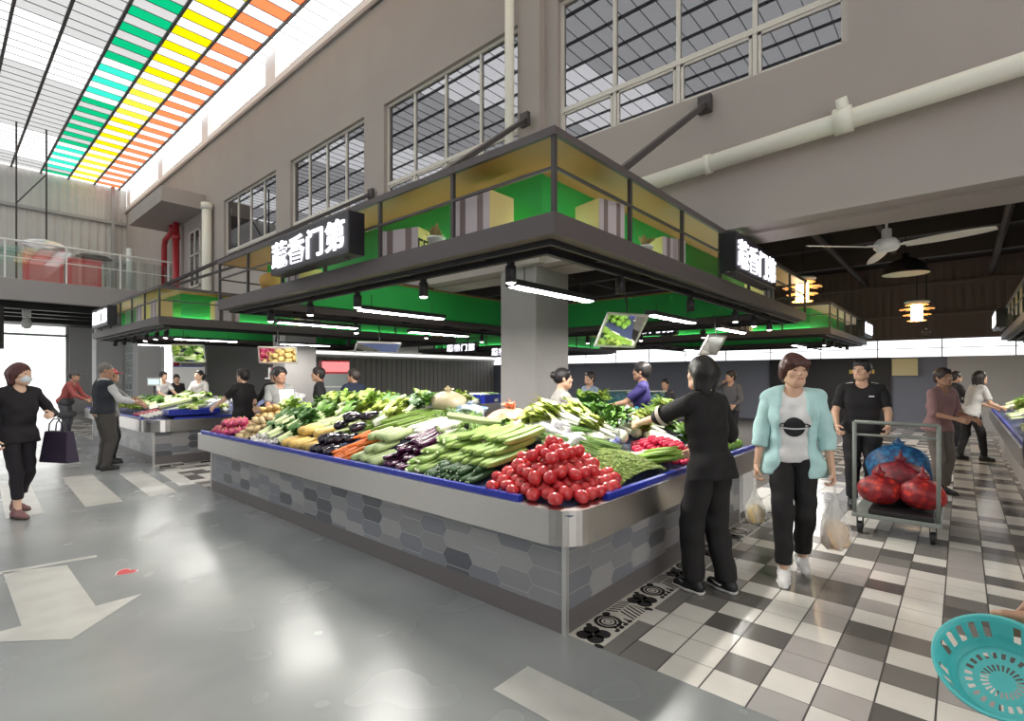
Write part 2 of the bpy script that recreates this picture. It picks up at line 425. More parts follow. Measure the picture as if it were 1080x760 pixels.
# low hall: dark ceiling, beams, far wall ------------------------------
XF = 19.0
m_ceil2 = mat('dark_brown_ceiling', (.018,.014,.014), .8)
struct(MB().box(XW+.72, XF+2, -9, YB, 4.75, 4.85).build('ceiling_low_hall', m_ceil2))
bb = MB()
for x in (8.0, 10.6, 13.2, 15.8): bb.box(x, x+.2, -9, YB, 4.35, 4.75)
for y in (-4, -1.4, 1.2, 3.8, 6.4, 9, 11.6, 14.2): bb.box(XW+.72, XF, y, y+.1, 4.5, 4.75)
for y in (-.6, 2.2, 5.0): bb.tube([(XW+.8,y,4.3),(XF,y,4.3)], .06, 8)
struct(bb.build('ceiling_beams', mat('brown_beam', (.035,.026,.024), .7)))
struct(MB().box(XF, XF+.15, -9, YB, 0, 2.05).build('wall_far', mat('slate_blue_wall', (.19,.205,.26), .7)))
sl = MB()
for k in range(180): y = -9 + k*.2; sl.box(XF-.02, XF+.02, y, y+.11, 2.6, 4.75)
sl.box(XF+.02, XF+.15, -9, YB, 2.55, 4.75)
for z_ in (3.2, 4.1): sl.box(XF-.1, XF-.02, -9, YB, z_, z_+.08)
struct(sl.build('wall_far_slats', mat('brown_slats', (.12,.085,.078), .7)))
struct(MB().box(XF+.02, XF+.12, -9, YB, 2.05, 2.55).build('wall_far_light_band', emit_mat('lit_white_band', (.95,.97,1), 1.1)))
jn = MB()
for k in range(24): jn.box(XF, XF+.02, -8.6+k*1.5, -8.57+k*1.5, 2.05, 2.55)
jn.box(XF, XF+.02, -9, YB, 2.29, 2.31)
struct(jn.build('trim_light_band', mat('band_joint', (.5,.5,.5), .5)))
struct(MB().box(XF-.12, XF, -9, .3, .0, 2.05).build('wall_far_pale', mat('pale_grey_wall', (.5,.5,.5), .7)))
struct(MB().box(XF-.14, XF, 1.6, 4.9, 0, 2.05).build('wall_far_black_door', m_black))
# partition walls and roller shutters deep in the low hall
m_sh = mat('grey_shutter', (.38,.37,.35), .6)
struct(MB().box(8.6, XF, 18.0, 18.2, 0, 2.9).build('wall_partition', m_sh))
struct(MB().box(XW+.78, 9, 20.5, 20.7, 0, 3.4).build('wall_partition_left', mat('pale_plaster2', (.45,.45,.46), .8)))
sv = MB()
for k in range(40): sv.box(9+k*.25, 9.22+k*.25, 17.95, 18.0, 0, 2.2)
sv.box(8.6, XF, 17.9, 18.0, 2.2, 2.3)
struct(sv.build('wall_partition_boards', m_sh))
struct(MB().box(8.6, XF, 17.85, 17.95, 2.32, 2.42).build('trim_light_partition', emit_mat('soft_white', (1,.98,.95), 1.0)))
# walls behind the camera, with a large unseen opening added to let daylight in
struct(MB().box(XW, XF+2, -9.2, -9, 0, ZR).box(-16, XW, -9.2, -9, 7.0, ZR).box(-16, -9, -9.2, -9, 0, 7).box(3.5, XW, -9.2, -9, 0, 7).build('wall_front', m_wall))
struct(MB().box(-40, 20, -40, -9.2, -.2, -.02).build('ground_outside', MATS['pale_paving']))
struct(MB().box(-16.2, -16, -9, YB, 0, 1.0).box(-16.2, -16, -9, YB, 8.6, ZR).build('wall_left', m_wall))
lg_ = MB()
for k in range(19): lg_.box(-16.1, -16, -9+2*k-.05, -9+2*k+.05, 1.0, 8.6)
for z_ in (1.0, 3.5, 6.0, 8.5): lg_.box(-16.1, -16, -9, YB, z_, z_+.1)
f = lg_.build('window_8', m_white); struct(f)  # unseen side glazing, added so daylight reaches the windowed wall
MB().box(-16.12, -16.11, -9, 4.0, 1.0, 8.6).build('light_stop', mat('grey_light_stop', (.25,.25,.25), .8), f)  # unseen sheet added to keep side daylight off the near end
MB().box(-16.06, -16.05, -9, YB, 1.0, 8.6).build('window_pane', panel_mat('added_left_glazing', (.55,.57,.58), (.12,.12,.12)), f)
# pipes on the wall ---------------------------------------------------
def pipe(name, pts, r, m, label, collars=(), cat='pipe'):
    e = MB().tube(pts, r, 14).build(name, m, smooth=True); tag(e, label, cat)
    for a, b2, rr in collars: MB().tube([a, b2], rr, 14).build('collar', m, e, smooth=True)
    return e
zp = 3.72
pipe('drain_pipe', [(XW-.14,3.55,zp-.08),(XW-.14,-3,zp+.22)], .085, m_pipe, 'long cream pipe running along the wall below the windows',
     [((XW-.14,2.02,zp-.01),(XW-.14,1.96,zp-.01),.1),((XW-.14,.86,zp+.05),(XW-.14,.72,zp+.055),.115),((XW-.14,.83,zp+.15),(XW-.14,.75,zp+.16),.1)])
pipe('down_pipe', [(XW-.22,4.70,3.1),(XW-.22,4.70,8.4)], .065, m_pipe, 'white vertical pipe beside the big window above the canopy')
pipe('down_pipe', [(XW-.165,16.7,3.05),(XW-.165,16.7,6.55)], .13, m_pipe, 'cream vertical pipe left of the far windows', [((XW-.165,16.7,6.4),(XW-.165,16.7,6.58),.155)])
m_red = mat('red_pipe_paint', (.42,.03,.04), .35)
pipe('fire_pipe', [(XW-.2,20.75,4.272),(XW-.2,20.75,6.0),(XW-.2,20.6,6.2),(XW-.2,20.1,6.28),(XW-.2,19.9,6.35),(XW-.2,19.9,6.545)], .085, m_red, 'red fire pipe with a bend under the concrete ledge')
pipe('fire_pipe', [(XW-.2,19.45,0.002),(XW-.2,19.45,6.54)], .095, m_red, 'straight red fire pipe beside the bent one', [((XW-.2,19.45,6.0),(XW-.2,19.45,6.15),.12)])
# mezzanine railing (glass, white rails)
g = empty('railing', (0,20.3,4.27)); tag(g, 'glass and white metal railing along the mezzanine edge', 'railing')
rl = MB(); rl.tube([(-12,0,1.1),(5.45,0,1.1)], .03, 8); rl.tube([(-12,0,.62),(5.45,0,.62)], .015, 6)
rl.build('handrail', m_white, g)
for k in range(9): MB().box(5.3-1.32*k-.02, 5.3-1.32*k+.02, -.03, .03, 0, 1.1).build('post', m_white, g)
MB().box(-12, 5.4, -.006, .006, .04, .95).build('glass_panel', glass_mat('rail_glass', (.88,.93,.92), .10), g)
# things on the mezzanine
def crate_red(name, x, y, sx, sy, sz, label):
    e = empty(name, (x,y,4.27)); tag(e, label, 'cabinet')
    MB().box(-sx/2,sx/2,-sy/2,sy/2,0,sz).build('body', mat('faded_red', (.75,.09,.10), .5), e, bevel=.03)
    MB().box(-sx/2-.02,sx/2+.02,-sy/2-.02,sy/2+.02,sz,sz+.05).build('top', mat('faded_red2', (.7,.2,.2), .5), e)
    MB().box(-sx/2+.1,sx/2-.1,-sy/2-.015,-sy/2,.1,sz-.1).build('door', mat('faded_red2', (.7,.2,.2), .5), e)
crate_red('kiosk_cabinet', 3.25, 21.6, .85, .7, .95, 'taller red cabinet behind the mezzanine railing')
crate_red('kiosk_cabinet', 2.3, 21.8, .9, .7, .95, 'red cabinet under the white wrapped bundle on the mezzanine')
crate_red('kiosk_cabinet', .55, 21.8, .8, .7, .9, 'red cabinet at the left end of the mezzanine in view')
def blob(name, c, r, m, label, cat, seed=0, sq=(1,1,1), parent=None, amp=.25, res=14):
    rb = random.Random(seed); ph = [(rb.uniform(0,6.3), rb.uniform(2,5), rb.uniform(0,6.3), rb.randint(2,5)) for _ in range(5)]
    vs = []; fs = []; nu, nv = res*2, res
    for j in range(nv+1):
        th = math.pi*j/nv
        for i in range(nu):
            a = 2*math.pi*i/nu
            k = 1 + amp*sum(math.sin(p[1]*th+p[0])*math.sin(p[3]*a+p[2]) for p in ph)/3*math.sin(th)
            vs.append((r*sq[0]*k*math.sin(th)*math.cos(a), r*sq[1]*k*math.sin(th)*math.sin(a), r*sq[2]*k*math.cos(th)))
    for j in range(nv):
        for i in range(nu): fs.append((j*nu+i, (j+1)*nu+i, (j+1)*nu+(i+1)%nu, j*nu+(i+1)%nu))
    o = MB().add(vs, fs).build(name, m, parent, smooth=True, loc=c)
    if label: tag(o, label, cat)
    return o
m_wrap = glass_mat('cloudy_wrap', (.7,.7,.7), .5, .35)
blob('wrapped_bundle', (2.3,21.7,5.52), .36, m_wrap, 'bundle in white wrap on a red cabinet upstairs', 'bundle', 3, (1.4,.8,.75))
blob('draped_net', (3.55,21.6,5.42), .3, mat('dark_net', (.10,.11,.10), .9), 'dark draped net on the taller red cabinet upstairs', 'net', 5, (1.5,.8,.35))
pst = MB().tube([(4.35,20.9,4.27),(4.35,20.9,5.75)], .09, 12).build('stand_pipe', m_white, smooth=True); tag(pst, 'short thick white post behind the mezzanine railing', 'post')
# shop front with tiled glass far left, seen under the second canopy
sg = MB(); sg.box(5.3, 5.34, 20.9, 26, .3, 3.0)
struct(sg.build('window_7', mat('greenish_glass_block', (.42,.50,.50), .25, wave=None)))
gb = MB()
for k in range(18): gb.box(5.26, 5.3, 20.9+k*.3, 20.93+k*.3, .3, 3.0)
for k in range(10): gb.box(5.26, 5.3, 20.9, 26, .3+k*.3, .33+k*.3)
struct(gb.build('trim_glass_block', mat('grout_white', (.7,.7,.7), .6)))
# ================================================================== CANOPIES
m_fas = mat('fascia_brown_black', (.095,.078,.08), .55)
m_och = mat('ochre_soffit', (.42,.215,.06), .5)
m_grn = mat('green_panel', (.035,.48,.10), .45)
m_led = emit_mat('led_strip', (.95,1,.85), 9.0)
m_lamp = emit_mat('lamp_white', (.96,.98,1), 6.0)
m_lens = emit_mat('spot_lens', (1,.97,.9), 9.0)
ZF0, ZF1, ZC = 2.37, 2.504, 3.0
def ring(b, x0, x1, y0, y1, z0, z1, d0, d1):
    """rectangular ring between inset d0 and inset d1"""
    b.box(x0+d0, x1-d0, y0+d0, y0+d1, z0, z1); b.box(x0+d0, x1-d0, y1-d1, y1-d0, z0, z1)
    b.box(x0+d0, x0+d1, y0+d1, y1-d1, z0, z1); b.box(x1-d1, x1-d0, y0+d1, y1-d1, z0, z1)
def canopy(x0, x1, y0, y1, label, rods=(), open_left=.9, lit=True):
    g = empty('stall_canopy', (0,0,0)); tag(g, label, 'canopy', 'canopies over the market stalls')
    f = MB(); ring(f, x0, x1, y0, y1, ZF0, ZF1, 0, .16); ring(f, x0, x1, y0, y1, ZF1-.03, ZF1-.005, .16, .47)
    ring(f, x0, x1, y0, y1, ZF0+.03, ZF1-.03, .40, .47)
    f.build('fascia', m_fas, g)
    f = MB(); ring(f, x0, x1, y0, y1, ZF0-.035, ZF0, .10, .125); ring(f, x0, x1, y0, y1, ZF0-.05, ZF0-.01, .235, .275)
    f.build('lamp_track', m_black, g)
    f = MB(); D = .45
    f.box(x0+D, x1-D, y0+D, y0+D+.02, ZF1-.02, ZC-.02); f.box(x0+D, x1-D, y1-D-.02, y1-D, ZF1-.02, ZC-.02)
    f.box(x0+D, x0+D+.02, y0+D+.02, y1-max(D, open_left), ZF1-.02, ZC-.02); f.box(x1-D-.02, x1-D, y0+D+.02, y1-D-.02, ZF1-.02, ZC-.02)
    f.build('green_panel', m_grn, g)
    f = MB(); ring(f, x0, x1, y0, y1, ZC-.02, ZC-.004, .02, .50); f.build('soffit', m_och, g)
    f = MB(); ring(f, x0, x1, y0, y1, ZC-.004, ZC+.02, -.01, .52); ring(f, x0, x1, y0, y1, ZC-.03, ZC-.004, -.01, .02); f.build('roof', m_fas, g)
    if lit:
        f = MB(); ring(f, x0, x1, y0, y1, ZF1-.004, ZF1+.011, .415, .435); f.build('light_strip', m_led, g)
    f = MB(); ring(f, x0, x1, y0, y1, 2.765, 2.783, .0, .018); f.build('rail', m_dark, g)
    nx, ny = max(2, round((x1-x0)/.93)), max(2, round((y1-y0)/.93)); pts = set()
    for i in range(nx+1):
        for y in (y0+.015, y1-.015): pts.add((round(x0+.015+(x1-x0-.03)*i/nx,3), round(y,3)))
    for j in range(ny+1):
        for x in (x0+.015, x1-.015): pts.add((round(x,3), round(y0+.015+(y1-y0-.03)*j/ny,3)))
    for x, y in sorted(pts): MB().box(x-.014, x+.014, y-.014, y+.014, ZF1, ZC-.004).build('post', m_dark, g)
    for j in range(1, ny):
        y = y0+(y1-y0)*j/ny
        for xa, xb in ((x0+.16, x0+.40), (x1-.40, x1-.16)): MB().box(xa, xb, y-.02, y+.02, ZF0+.02, ZF0+.07).build('cross_bar', m_black, g)
    for i in range(1, nx):
        x = x0+(x1-x0)*i/nx
        for ya, yb in ((y0+.16, y0+.40), (y1-.40, y1-.16)): MB().box(x-.02, x+.02, ya, yb, ZF0+.02, ZF0+.07).build('cross_bar', m_black, g)
    for a, b2 in rods:
        r_ = MB().bar(a, b2, .05, .05).build('tie_rod', m_dark, g)
        MB().obox(b2, (.03,.07,.09), Matrix.Identity(3)).build('wall_bracket', m_dark, r_)
    return g
canopy(2.5, 9.2, 1.858, 7.4, 'large dark canopy with green panels over the near vegetable stall',
       rods=[((2.62,3.3,3.03),(5.28,4.42,4.95)), ((3.42,1.95,3.03),(5.46,2.06,4.40)), ((2.6,6.9,3.03),(5.42,8.45,4.7))])
canopy(2.5, 9.2, 10.1, 15.5, 'dark canopy with green panels over the second stall along the grey hall',
       rods=[((2.6,10.6,3.03),(5.42,8.3,4.9)), ((2.6,12.5,3.03),(5.42,11.6,4.4))])
canopy(12.2, 17.6, 2.02, 7.4, 'dark canopy deep in the low hall beyond the ceiling fan')
canopy(12.2, 17.6, 10.1, 15.5, 'far dark canopy at the back left of the low hall')
canopy(9.6, 17.4, -6.0, -.73, 'dark canopy on the right side of the tiled aisle')

# signs ---------------------------------------------------------------
m_sign = mat('sign_box_black', (.010,.008,.016), .4)
m_glyph = emit_mat('sign_letters', (.93,.90,1), 1.5)
def sign(c, rz, w, h, label, text='蔬香门第', depth=.16, tilt=0):
    g = empty('shop_sign', c, rz); tag(g, label, 'sign', 'lit signs on the canopies')
    MB().box(-w/2, w/2, -depth/2, depth/2, 0, h).build('sign_box', m_sign, g, bevel=.008)
    me = text_mesh(text, h*.74, .012, m_glyph)
    xs = [v.co.x for v in me.vertices]; k = (w*.93)/(max(xs)-min(xs)); mx = (max(xs)+min(xs))/2
    zs = [v.co.y for v in me.vertices]; mz = (max(zs)+min(zs))/2; kz = h*.72/(max(zs)-min(zs))
    for v in me.vertices: v.co.x = (v.co.x-mx)*k; v.co.y = (v.co.y-mz)*kz
    mesh_obj('lettering', me, g, loc=(0, -depth/2-.008, h/2), rot=(R(90),0,0))
    br = MB()
    for x in (-w*.4, w*.4): MB().box(x-.015, x+.015, -.02, .02, -.02, 0).build('bracket', m_dark, g)
    return g
# a sign whose face looks to -Y has rz = 0; to -X has rz = -90 deg
sign((2.395,4.63,2.535), R(-90), 1.50, .37, 'lit sign with four white characters on the left face of the near canopy')
sign((5.98,1.755,2.535), 0, 1.45, .40, 'lit sign with four white characters on the aisle face of the near canopy')
sign((2.395,13.6,2.53), R(-90), 1.45, .40, 'overexposed lit sign on the second canopy along the grey hall')
sign((16.3,1.915,2.53), 0, 1.45, .40, 'small bright sign on the canopy beyond the ceiling fan')
sign((15.6,-.627,2.53), R(180), 1.45, .40, 'bright sign at the far end of the right-hand canopy')
sign((12.14,13.0,2.3), R(-90), 1.5, .34, 'violet-white sign glowing far behind the second canopy')
sign((12.14,6.0,2.52), R(-90), 1.5, .36, 'violet-white sign right of the grey column, deep in the hall')
sign((12.14,10.9,2.1), R(-90), 1.3, .34, 'bright small sign left of the grey column, deep in the hall')

# cartons and pots on the canopy shelf ----------------------------------
m_ctnA = [mat('carton_lilac', (.50,.44,.46), .7), mat('carton_brown', (.20,.15,.14), .7), mat('carton_yellow', (.78,.62,.28), .7), m_black]
def carton(x, y, rz, w, d, h, label, striped_side='left', mark=False):
    g = empty('striped_carton', (x,y,ZF1+.002), rz); tag(g, label, 'carton', 'cartons on the canopy shelf')
    b = MB(); n = 6
    b.box(-w/2, w/2, -d/2+.002, d/2-.002, .0, h)
    b.build('body', m_ctnA[2], g)
    st = MB()
    for i in range(n):
        st.cur = (0, 1, 0, 0, 1, 0)[i]
        st.box(-w/2 + w*i/n, -w/2 + w*(i+1)/n, -d/2-.003, -d/2+.002, .0, h-.001)
    st.build('striped_face', m_ctnA, g)
    if mark:
        k = MB(); k.cur = 0
        x_ = w/2+.002
        for a in (-.09, -.01): k.box(x_-.004, x_, a, a+.02, .04, .15); k.box(x_-.004, x_, a, a+.07, .13, .15); k.box(x_-.004, x_, a+.05, a+.07, .04, .10)
        k.build('dark_mark', m_black, g)
m_leafdry = mat('dry_leaf', (.38,.27,.12), .8)
def pot(x, y, label, m_top=None):
    g = empty('potted_plant', (x,y,ZF1+.002)); tag(g, label, 'plant', 'small pots on the canopy shelf')
    MB().lathe([(.045,0),(.07,.1),(.075,.1),(.075,.115),(.06,.115)], 14).build('pot', m_white, g, smooth=True)
    b = MB(); r_ = random.Random(int(x*100))
    for k in range(40):
        a, e = r_.uniform(0,6.28), r_.uniform(.3,1.4); L = r_.uniform(.06,.13)
        d = Vector((math.cos(a)*math.cos(e), math.sin(a)*math.cos(e), math.sin(e))); p = Vector((0,0,.11)); q = p + d*L
        s2 = d.cross(Vector((0,0,1))).normalized()*.012
        b.add([p-s2*.3, p+s2*.3, q+s2*.2-d*L*.3+s2, q, q-s2*1.2-d*L*.3], [(0,1,2,3,4)])
    b.build('leaves', m_top or m_leafdry, g)
carton(2.705,2.66,R(-90),.36,.26,.30,'lilac striped carton nearest the front corner of the near canopy')
carton(2.71,3.62,R(-72),.38,.18,.24,'striped carton with a pale yellow side and dark marks left of a small pot', mark=True)
carton(3.34,2.06,R(-14),.26,.26,.28,'pale yellow carton with a striped end right of the front canopy corner')
carton(4.48,2.06,R(-20),.28,.22,.24,'pale yellow carton beside the post on the aisle side of the canopy')
carton(2.71,5.45,R(-90),.30,.26,.16,'low carton half hidden behind the lit sign of the near canopy')
carton(7.4,2.06,R(-10),.28,.26,.26,'pale carton right of the aisle-side sign')
pot(2.70,3.2,'small white pot with dry brown leaves on the canopy shelf, hall side')
pot(4.08,2.06,'small pot of dry leaves on the canopy shelf, aisle side')
blob('basket', (2.70,6.25,ZF1+.125), .135, mat('straw', (.55,.33,.10), .8), 'round straw basket at the left end of the near canopy shelf', 'basket', 2, (1,1,.85), amp=.08)
carton(2.705,10.75,R(-90),.4,.24,.34,'pinkish carton near the corner of the second canopy'); carton(3.6,10.31,0,.42,.24,.36,'pinkish carton on the aisle face of the second canopy')
carton(5.2,10.31,0,.45,.24,.36,'lilac carton further along the second canopy', mark=False)
carton(2.705,11.7,R(-90),.4,.24,.34,'pale carton on the hall face of the second canopy')
for k in range(5):
    carton(12.41, 2.9+k*.9, R(-90), .35,.26,.3, 'carton on the shelf of the canopy beyond the fan, place %s' % ('one','two','three','four','five')[k], mark=False) if k in (1,3) else None

# lamps ---------------------------------------------------------------
def area(loc, rot, sx, sy, power, col=(1,1,1)):
    l = bpy.data.lights.new('lamp_light', 'AREA'); l.shape = 'RECTANGLE'; l.size = sx; l.size_y = sy; l.energy = power; l.color = col
    o = bpy.data.objects.new('lamp_light', l); COL.objects.link(o); o.location = loc; o.rotation_euler = rot
    o.visible_camera = True
    return o
LAMPK = 1.05
def linear_lamp(x0, x1, y, z, label, power=22, zc=ZF0):
    xm = (x0+x1)/2; L = x1-x0
    g = empty('pendant_linear_lamp', (xm,y,z)); tag(g, label, 'lamp', 'linear lamps under the canopies')
    b = MB(); b.box(-L/2, L/2, -.05, .05, .0, .045); b.box(-L/2, -L/2+.02, -.05, .05, -.008, .0); b.box(L/2-.02, L/2, -.05, .05, -.008, 0)
    b.build('housing', m_black, g)
    MB().box(-L/2+.02, L/2-.02, -.042, .042, -.006, -.0005).build('diffuser', m_lamp, g)
    w_ = MB()
    for x in (-L*.35, L*.35): w_.tube([(x,0,.045),(x,0,zc-z)], .004, 5)
    w_.build('suspension_wire', m_black, g)
    a = area((0,0,-.012), (0,0,0), L-.06, .08, power*LAMPK, (1,.96,.90)); a.parent = g
    return g
linear_lamp(2.95,4.10,2.62,2.20,'bright linear lamp nearest the front corner of the near canopy', 34)
linear_lamp(2.95,4.15,4.78,2.20,'linear lamp over the middle of the near stall, hall side', 30)
linear_lamp(2.95,4.15,6.7,2.20,'linear lamp over the far left end of the near stall', 26)
linear_lamp(5.4,6.7,2.68,2.20,'linear lamp over the aisle side of the near stall', 34)
linear_lamp(7.6,8.8,2.68,2.20,'linear lamp at the far right end of the near canopy', 20)
linear_lamp(5.0,6.3,6.6,2.20,'linear lamp over the back of the near stall', 24)
linear_lamp(3.0,4.15,11.2,2.20,'linear lamp at the near side of the second stall', 26)
linear_lamp(5.0,6.2,11.2,2.20,'linear lamp deeper inside the second stall', 24)
linear_lamp(3.0,4.2,13.8,2.20,'linear lamp at the far end of the second stall', 24)
linear_lamp(13.0,14.2,2.9,2.20,'linear lamp under the canopy beyond the fan', 24)
linear_lamp(12.6,13.8,11.2,2.2,'linear lamp under the far back canopy', 24)
linear_lamp(15.2,16.6,3.0,2.20,'added linear lamp at the far end of the canopy beyond the fan', 30)  # added, like the next two, to brighten the dark low hall
linear_lamp(13.4,14.6,5.6,2.20,'added linear lamp over the middle of the canopy beyond the fan', 40)
linear_lamp(14.6,16.0,12.5,2.2,'added second linear lamp under the far back canopy', 40)
linear_lamp(7.4,8.6,6.6,2.20,'linear lamp at the back right of the near stall', 24)
linear_lamp(10.4,11.6,-1.5,2.2,'linear lamp over the counter right of the aisle', 40)
linear_lamp(13.5,14.7,-1.5,2.2,'linear lamp further along the right-hand counter', 40)
sp_mesh = {}
def track_spot(x, y, label, on=True, z=ZF0-.05, tilt=(0,0), L=.14):
    g = empty('track_spotlight', (x,y,z)); tag(g, label, 'spotlight', 'track spotlights under the canopies')
    if not sp_mesh:
        sp_mesh['arm'] = MB().box(-.02,.02,-.02,.02,-.03,.0).mesh('mount', m_black)
        sp_mesh['can'] = MB().lathe([(.035,-.03),(.04,-.034),(.04,-.15),(.034,-.15),(.034,-.146)], 16).mesh('can', m_black, True)
        sp_mesh['lens'] = MB().lathe([(.0,-.164),(.022,-.161),(.034,-.152)], 16, close=False).mesh('lens', m_lens)
    mesh_obj('mount', sp_mesh['arm'], g); mesh_obj('can', sp_mesh['can'], g, rot=(*tilt,0))
    if on: mesh_obj('lens', sp_mesh['lens'], g, rot=(*tilt,0))
ords = ['first','second','third','fourth','fifth','sixth','seventh']
for k, y in enumerate((2.44,3.43,4.45,5.4,6.4)): track_spot(2.755, y, '%s lit spotlight from the front corner along the hall side of the near canopy' % ords[k])
for k, x in enumerate((3.75,5.2,6.6,7.35,8.1)): track_spot(x, 2.113, '%s spotlight from the front corner along the aisle side of the near canopy' % ords[k], on=(k > 1))
for k, y in enumerate((10.6,11.2,11.9,12.8,13.6,14.4)): track_spot(2.755, y, '%s spotlight from the near corner on the hall side of the second canopy' % ords[k], on=k < 3, tilt=(0,R(12)))
for k, x in enumerate((4.6,6.2)): track_spot(x, 10.355, '%s spotlight on the near side of the second canopy' % ords[k], on=False, tilt=(R(20),0))
for k, x in enumerate((13,14,15,16)): track_spot(x, 2.275, '%s spotlight under the canopy beyond the fan' % ords[k])
for k, x in enumerate((10.6,12,13.4,14.8)): track_spot(x, -.985, '%s spotlight under the right-hand canopy' % ords[k])
for k, (x, y) in enumerate(((9.0,3.4),(9.0,4.6),(9.0,5.8),(4.4,7.2),(5.8,7.2),(7.2,7.2))): track_spot(x if x != 9.0 else 8.945, y if y != 7.2 else 7.145, '%s of the spotlights on the far sides of the near canopy' % ords[k])

# tilted mirrors hung over the goods ------------------------------------
m_mirror = mat('mirror_glass', (.75,.78,.76), .03, metal=1.0)
m_alu = mat('aluminium_frame', (.62,.61,.60), .35, metal=.7)
def mirror(c, rz, w, h, tilt, label, ztop=ZF0):
    g = empty('hanging_mirror', c, rz); tag(g, label, 'mirror', 'tilted mirrors hung over the stalls')
    M = Matrix.Rotation(tilt, 3, 'X')
    f = MB()
    for q in ((-w/2,w/2,-h/2,-h/2+.02),(-w/2,w/2,h/2-.02,h/2),(-w/2,-w/2+.02,-h/2,h/2),(w/2-.02,w/2,-h/2,h/2)):
        c2 = M @ Vector(((q[0]+q[1])/2, 0, (q[2]+q[3])/2)); f.obox(c2, ((q[1]-q[0])/2, .012, (q[3]-q[2])/2), M)
    f.build('frame', m_alu, g)
    MB().obox((0,0,0), (w/2-.01, .006, h/2-.01), M).build('mirror_pane', m_mirror, g)
    t = M @ Vector((0,.02,h/2)); 
    MB().tube([t, (t.x, t.y+.05, ztop-c[2])], .008, 6).build('hook', m_black, g)
mirror((4.85,2.72,1.98), R(-25), .52, .42, R(38), 'tilted square mirror hanging right of the grey column')
mirror((3.22,7.25,1.79), R(-30), .5, .26, R(30), 'tilted mirror hanging near the grey T-shirt seller')
mirror((3.67,12.6,1.98), R(-30), .62, .42, R(25), 'tilted mirror under the second canopy, left of the grey wall')
mirror((4.7,7.0,1.95), R(-20), .7, .28, R(58), 'white framed mirror tilted almost flat in front of the shutters')
mirror((6.75,2.45,1.90), R(-20), .34, .30, R(35), 'small mirror showing greens behind the woman in teal', ztop=2.3)

# ceiling fan and pendant lamps ------------------------------------------
g = empty('ceiling_fan', ray(935, 5.35, 2.86)); tag(g, 'white three-blade ceiling fan hanging in the dark hall', 'fan')
m_fan = mat('fan_white', (.85,.85,.84), .4)
MB().lathe([(.0,-.05),(.09,-.05),(.115,-.02),(.115,.03),(.08,.07),(.045,.08),(.045,.17),(.03,.18)], 24).build('motor', m_fan, g, smooth=True)
MB().lathe([(.012,.17),(.012,.36),(.05,.36),(.055,.44),(.03,.46),(.0,.46)], 16).build('canopy_cup', m_fan, g, smooth=True)
MB().tube([(0,0,.46),(0,0,1.45)], .012, 8).build('rod', m_dark, g)
a0 = math.atan2(.75, -.661)   # direction to the picture's left
for k in range(3):
    a = a0 + R(4) + k*2*math.pi/3
    b = MB(); d = Vector((math.cos(a), math.sin(a), 0)); s2 = Vector((-d.y, d.x, 0))
    n = 8; vs = []; 
    for i in range(n+1):
        q = .16 + .70*i/n; ww = .05 + .022*math.sin(math.pi*min(1, i/n*1.1)); ww *= (.6 if i == n else 1)
        for sgn in (-1, 1):
            for zz in (.0, .008): vs.append(d*q + s2*ww*sgn + Vector((0,0,-.02+zz + -sgn*ww*.22)))
    fs = []
    for i in range(n):
        o_ = 4*i
        fs += [(o_,o_+4,o_+6,o_+2), (o_+1,o_+3,o_+7,o_+5), (o_,o_+1,o_+5,o_+4), (o_+2,o_+6,o_+7,o_+3)]
    fs += [(0,2,3,1), (4*n,4*n+1,4*n+3,4*n+2)]
    b.add(vs, fs); bl = b.build('blade', mat('fan_blade', (.80,.76,.68), .4), g)
    MB().bar(d*.08+Vector((0,0,-.005)), d*.22+Vector((0,0,-.012)), .05, .012).build('blade_arm', m_fan, bl)
m_warm = emit_mat('warm_lamp_core', (1,.62,.25), 9.0)
m_amber = mat('amber_slats', (.75,.40,.14), .5, emit=.35)
def lantern(u, v, z, label, ztop=4.7):
    d = FOC*(EYE-z)/(v-HZ); c = ray(u, d, z)
    g = empty('pendant_lantern', c); tag(g, label, 'lamp', 'amber pendant lanterns')
    MB().lathe([(.0,-.16),(.10,-.16),(.10,.16),(.0,.16)], 16).build('glowing_core', m_warm, g, smooth=True)
    b = MB()
    for zz, rr in ((-.16,.16),(-.04,.24),(.08,.30),(.17,.20)):
        n = 10
        for k in range(n):
            a = 2*math.pi*k/n; b.bar((rr*.45*math.cos(a), rr*.45*math.sin(a), zz+.02), (rr*math.cos(a), rr*math.sin(a), zz), .07, .012)
    b.build('shade_slats', m_amber, g)
    MB().lathe([(.05,.18),(.22,.22),(.20,.25),(.03,.27)], 16).build('cap', m_white, g, smooth=True)
    MB().tube([(0,0,.27),(0,0,ztop-z)], .01, 6).build('cord', m_black, g)
    l = bpy.data.lights.new('lantern_light', 'POINT'); l.energy = 20; l.color = (1,.7,.4); l.shadow_soft_size = .12
    o = bpy.data.objects.new('lantern_light', l); COL.objects.link(o); o.parent = g; o.location = (0,0,-.25)
lantern(967, 330, 2.82, 'amber slatted lantern hanging below the black dome lamp')
lantern(846, 308, 2.95, 'amber slatted lantern behind the end of the near canopy')
c = ray(955, 8.9, 3.27); g = empty('dome_lamp', c); tag(g, 'black dome pendant lamp with a pale rim under the dark ceiling', 'lamp')
MB().lathe([(.34,.0),(.33,.03),(.27,.16),(.16,.25),(.05,.29),(.05,.36),(.0,.36)], 24, close=False).build('dome', m_black, g, smooth=True)
MB().lathe([(.335,.002),(.33,.028),(.26,.15),(.15,.24),(.0,.26)], 24, close=False).build('reflector', mat('lamp_inner', (.7,.66,.58), .5), g, smooth=True)
MB().tube([(0,0,.36),(0,0,4.7-c[2])], .01, 6).build('cord', m_black, g)
c = ray(1002, 14.5, 2.83)
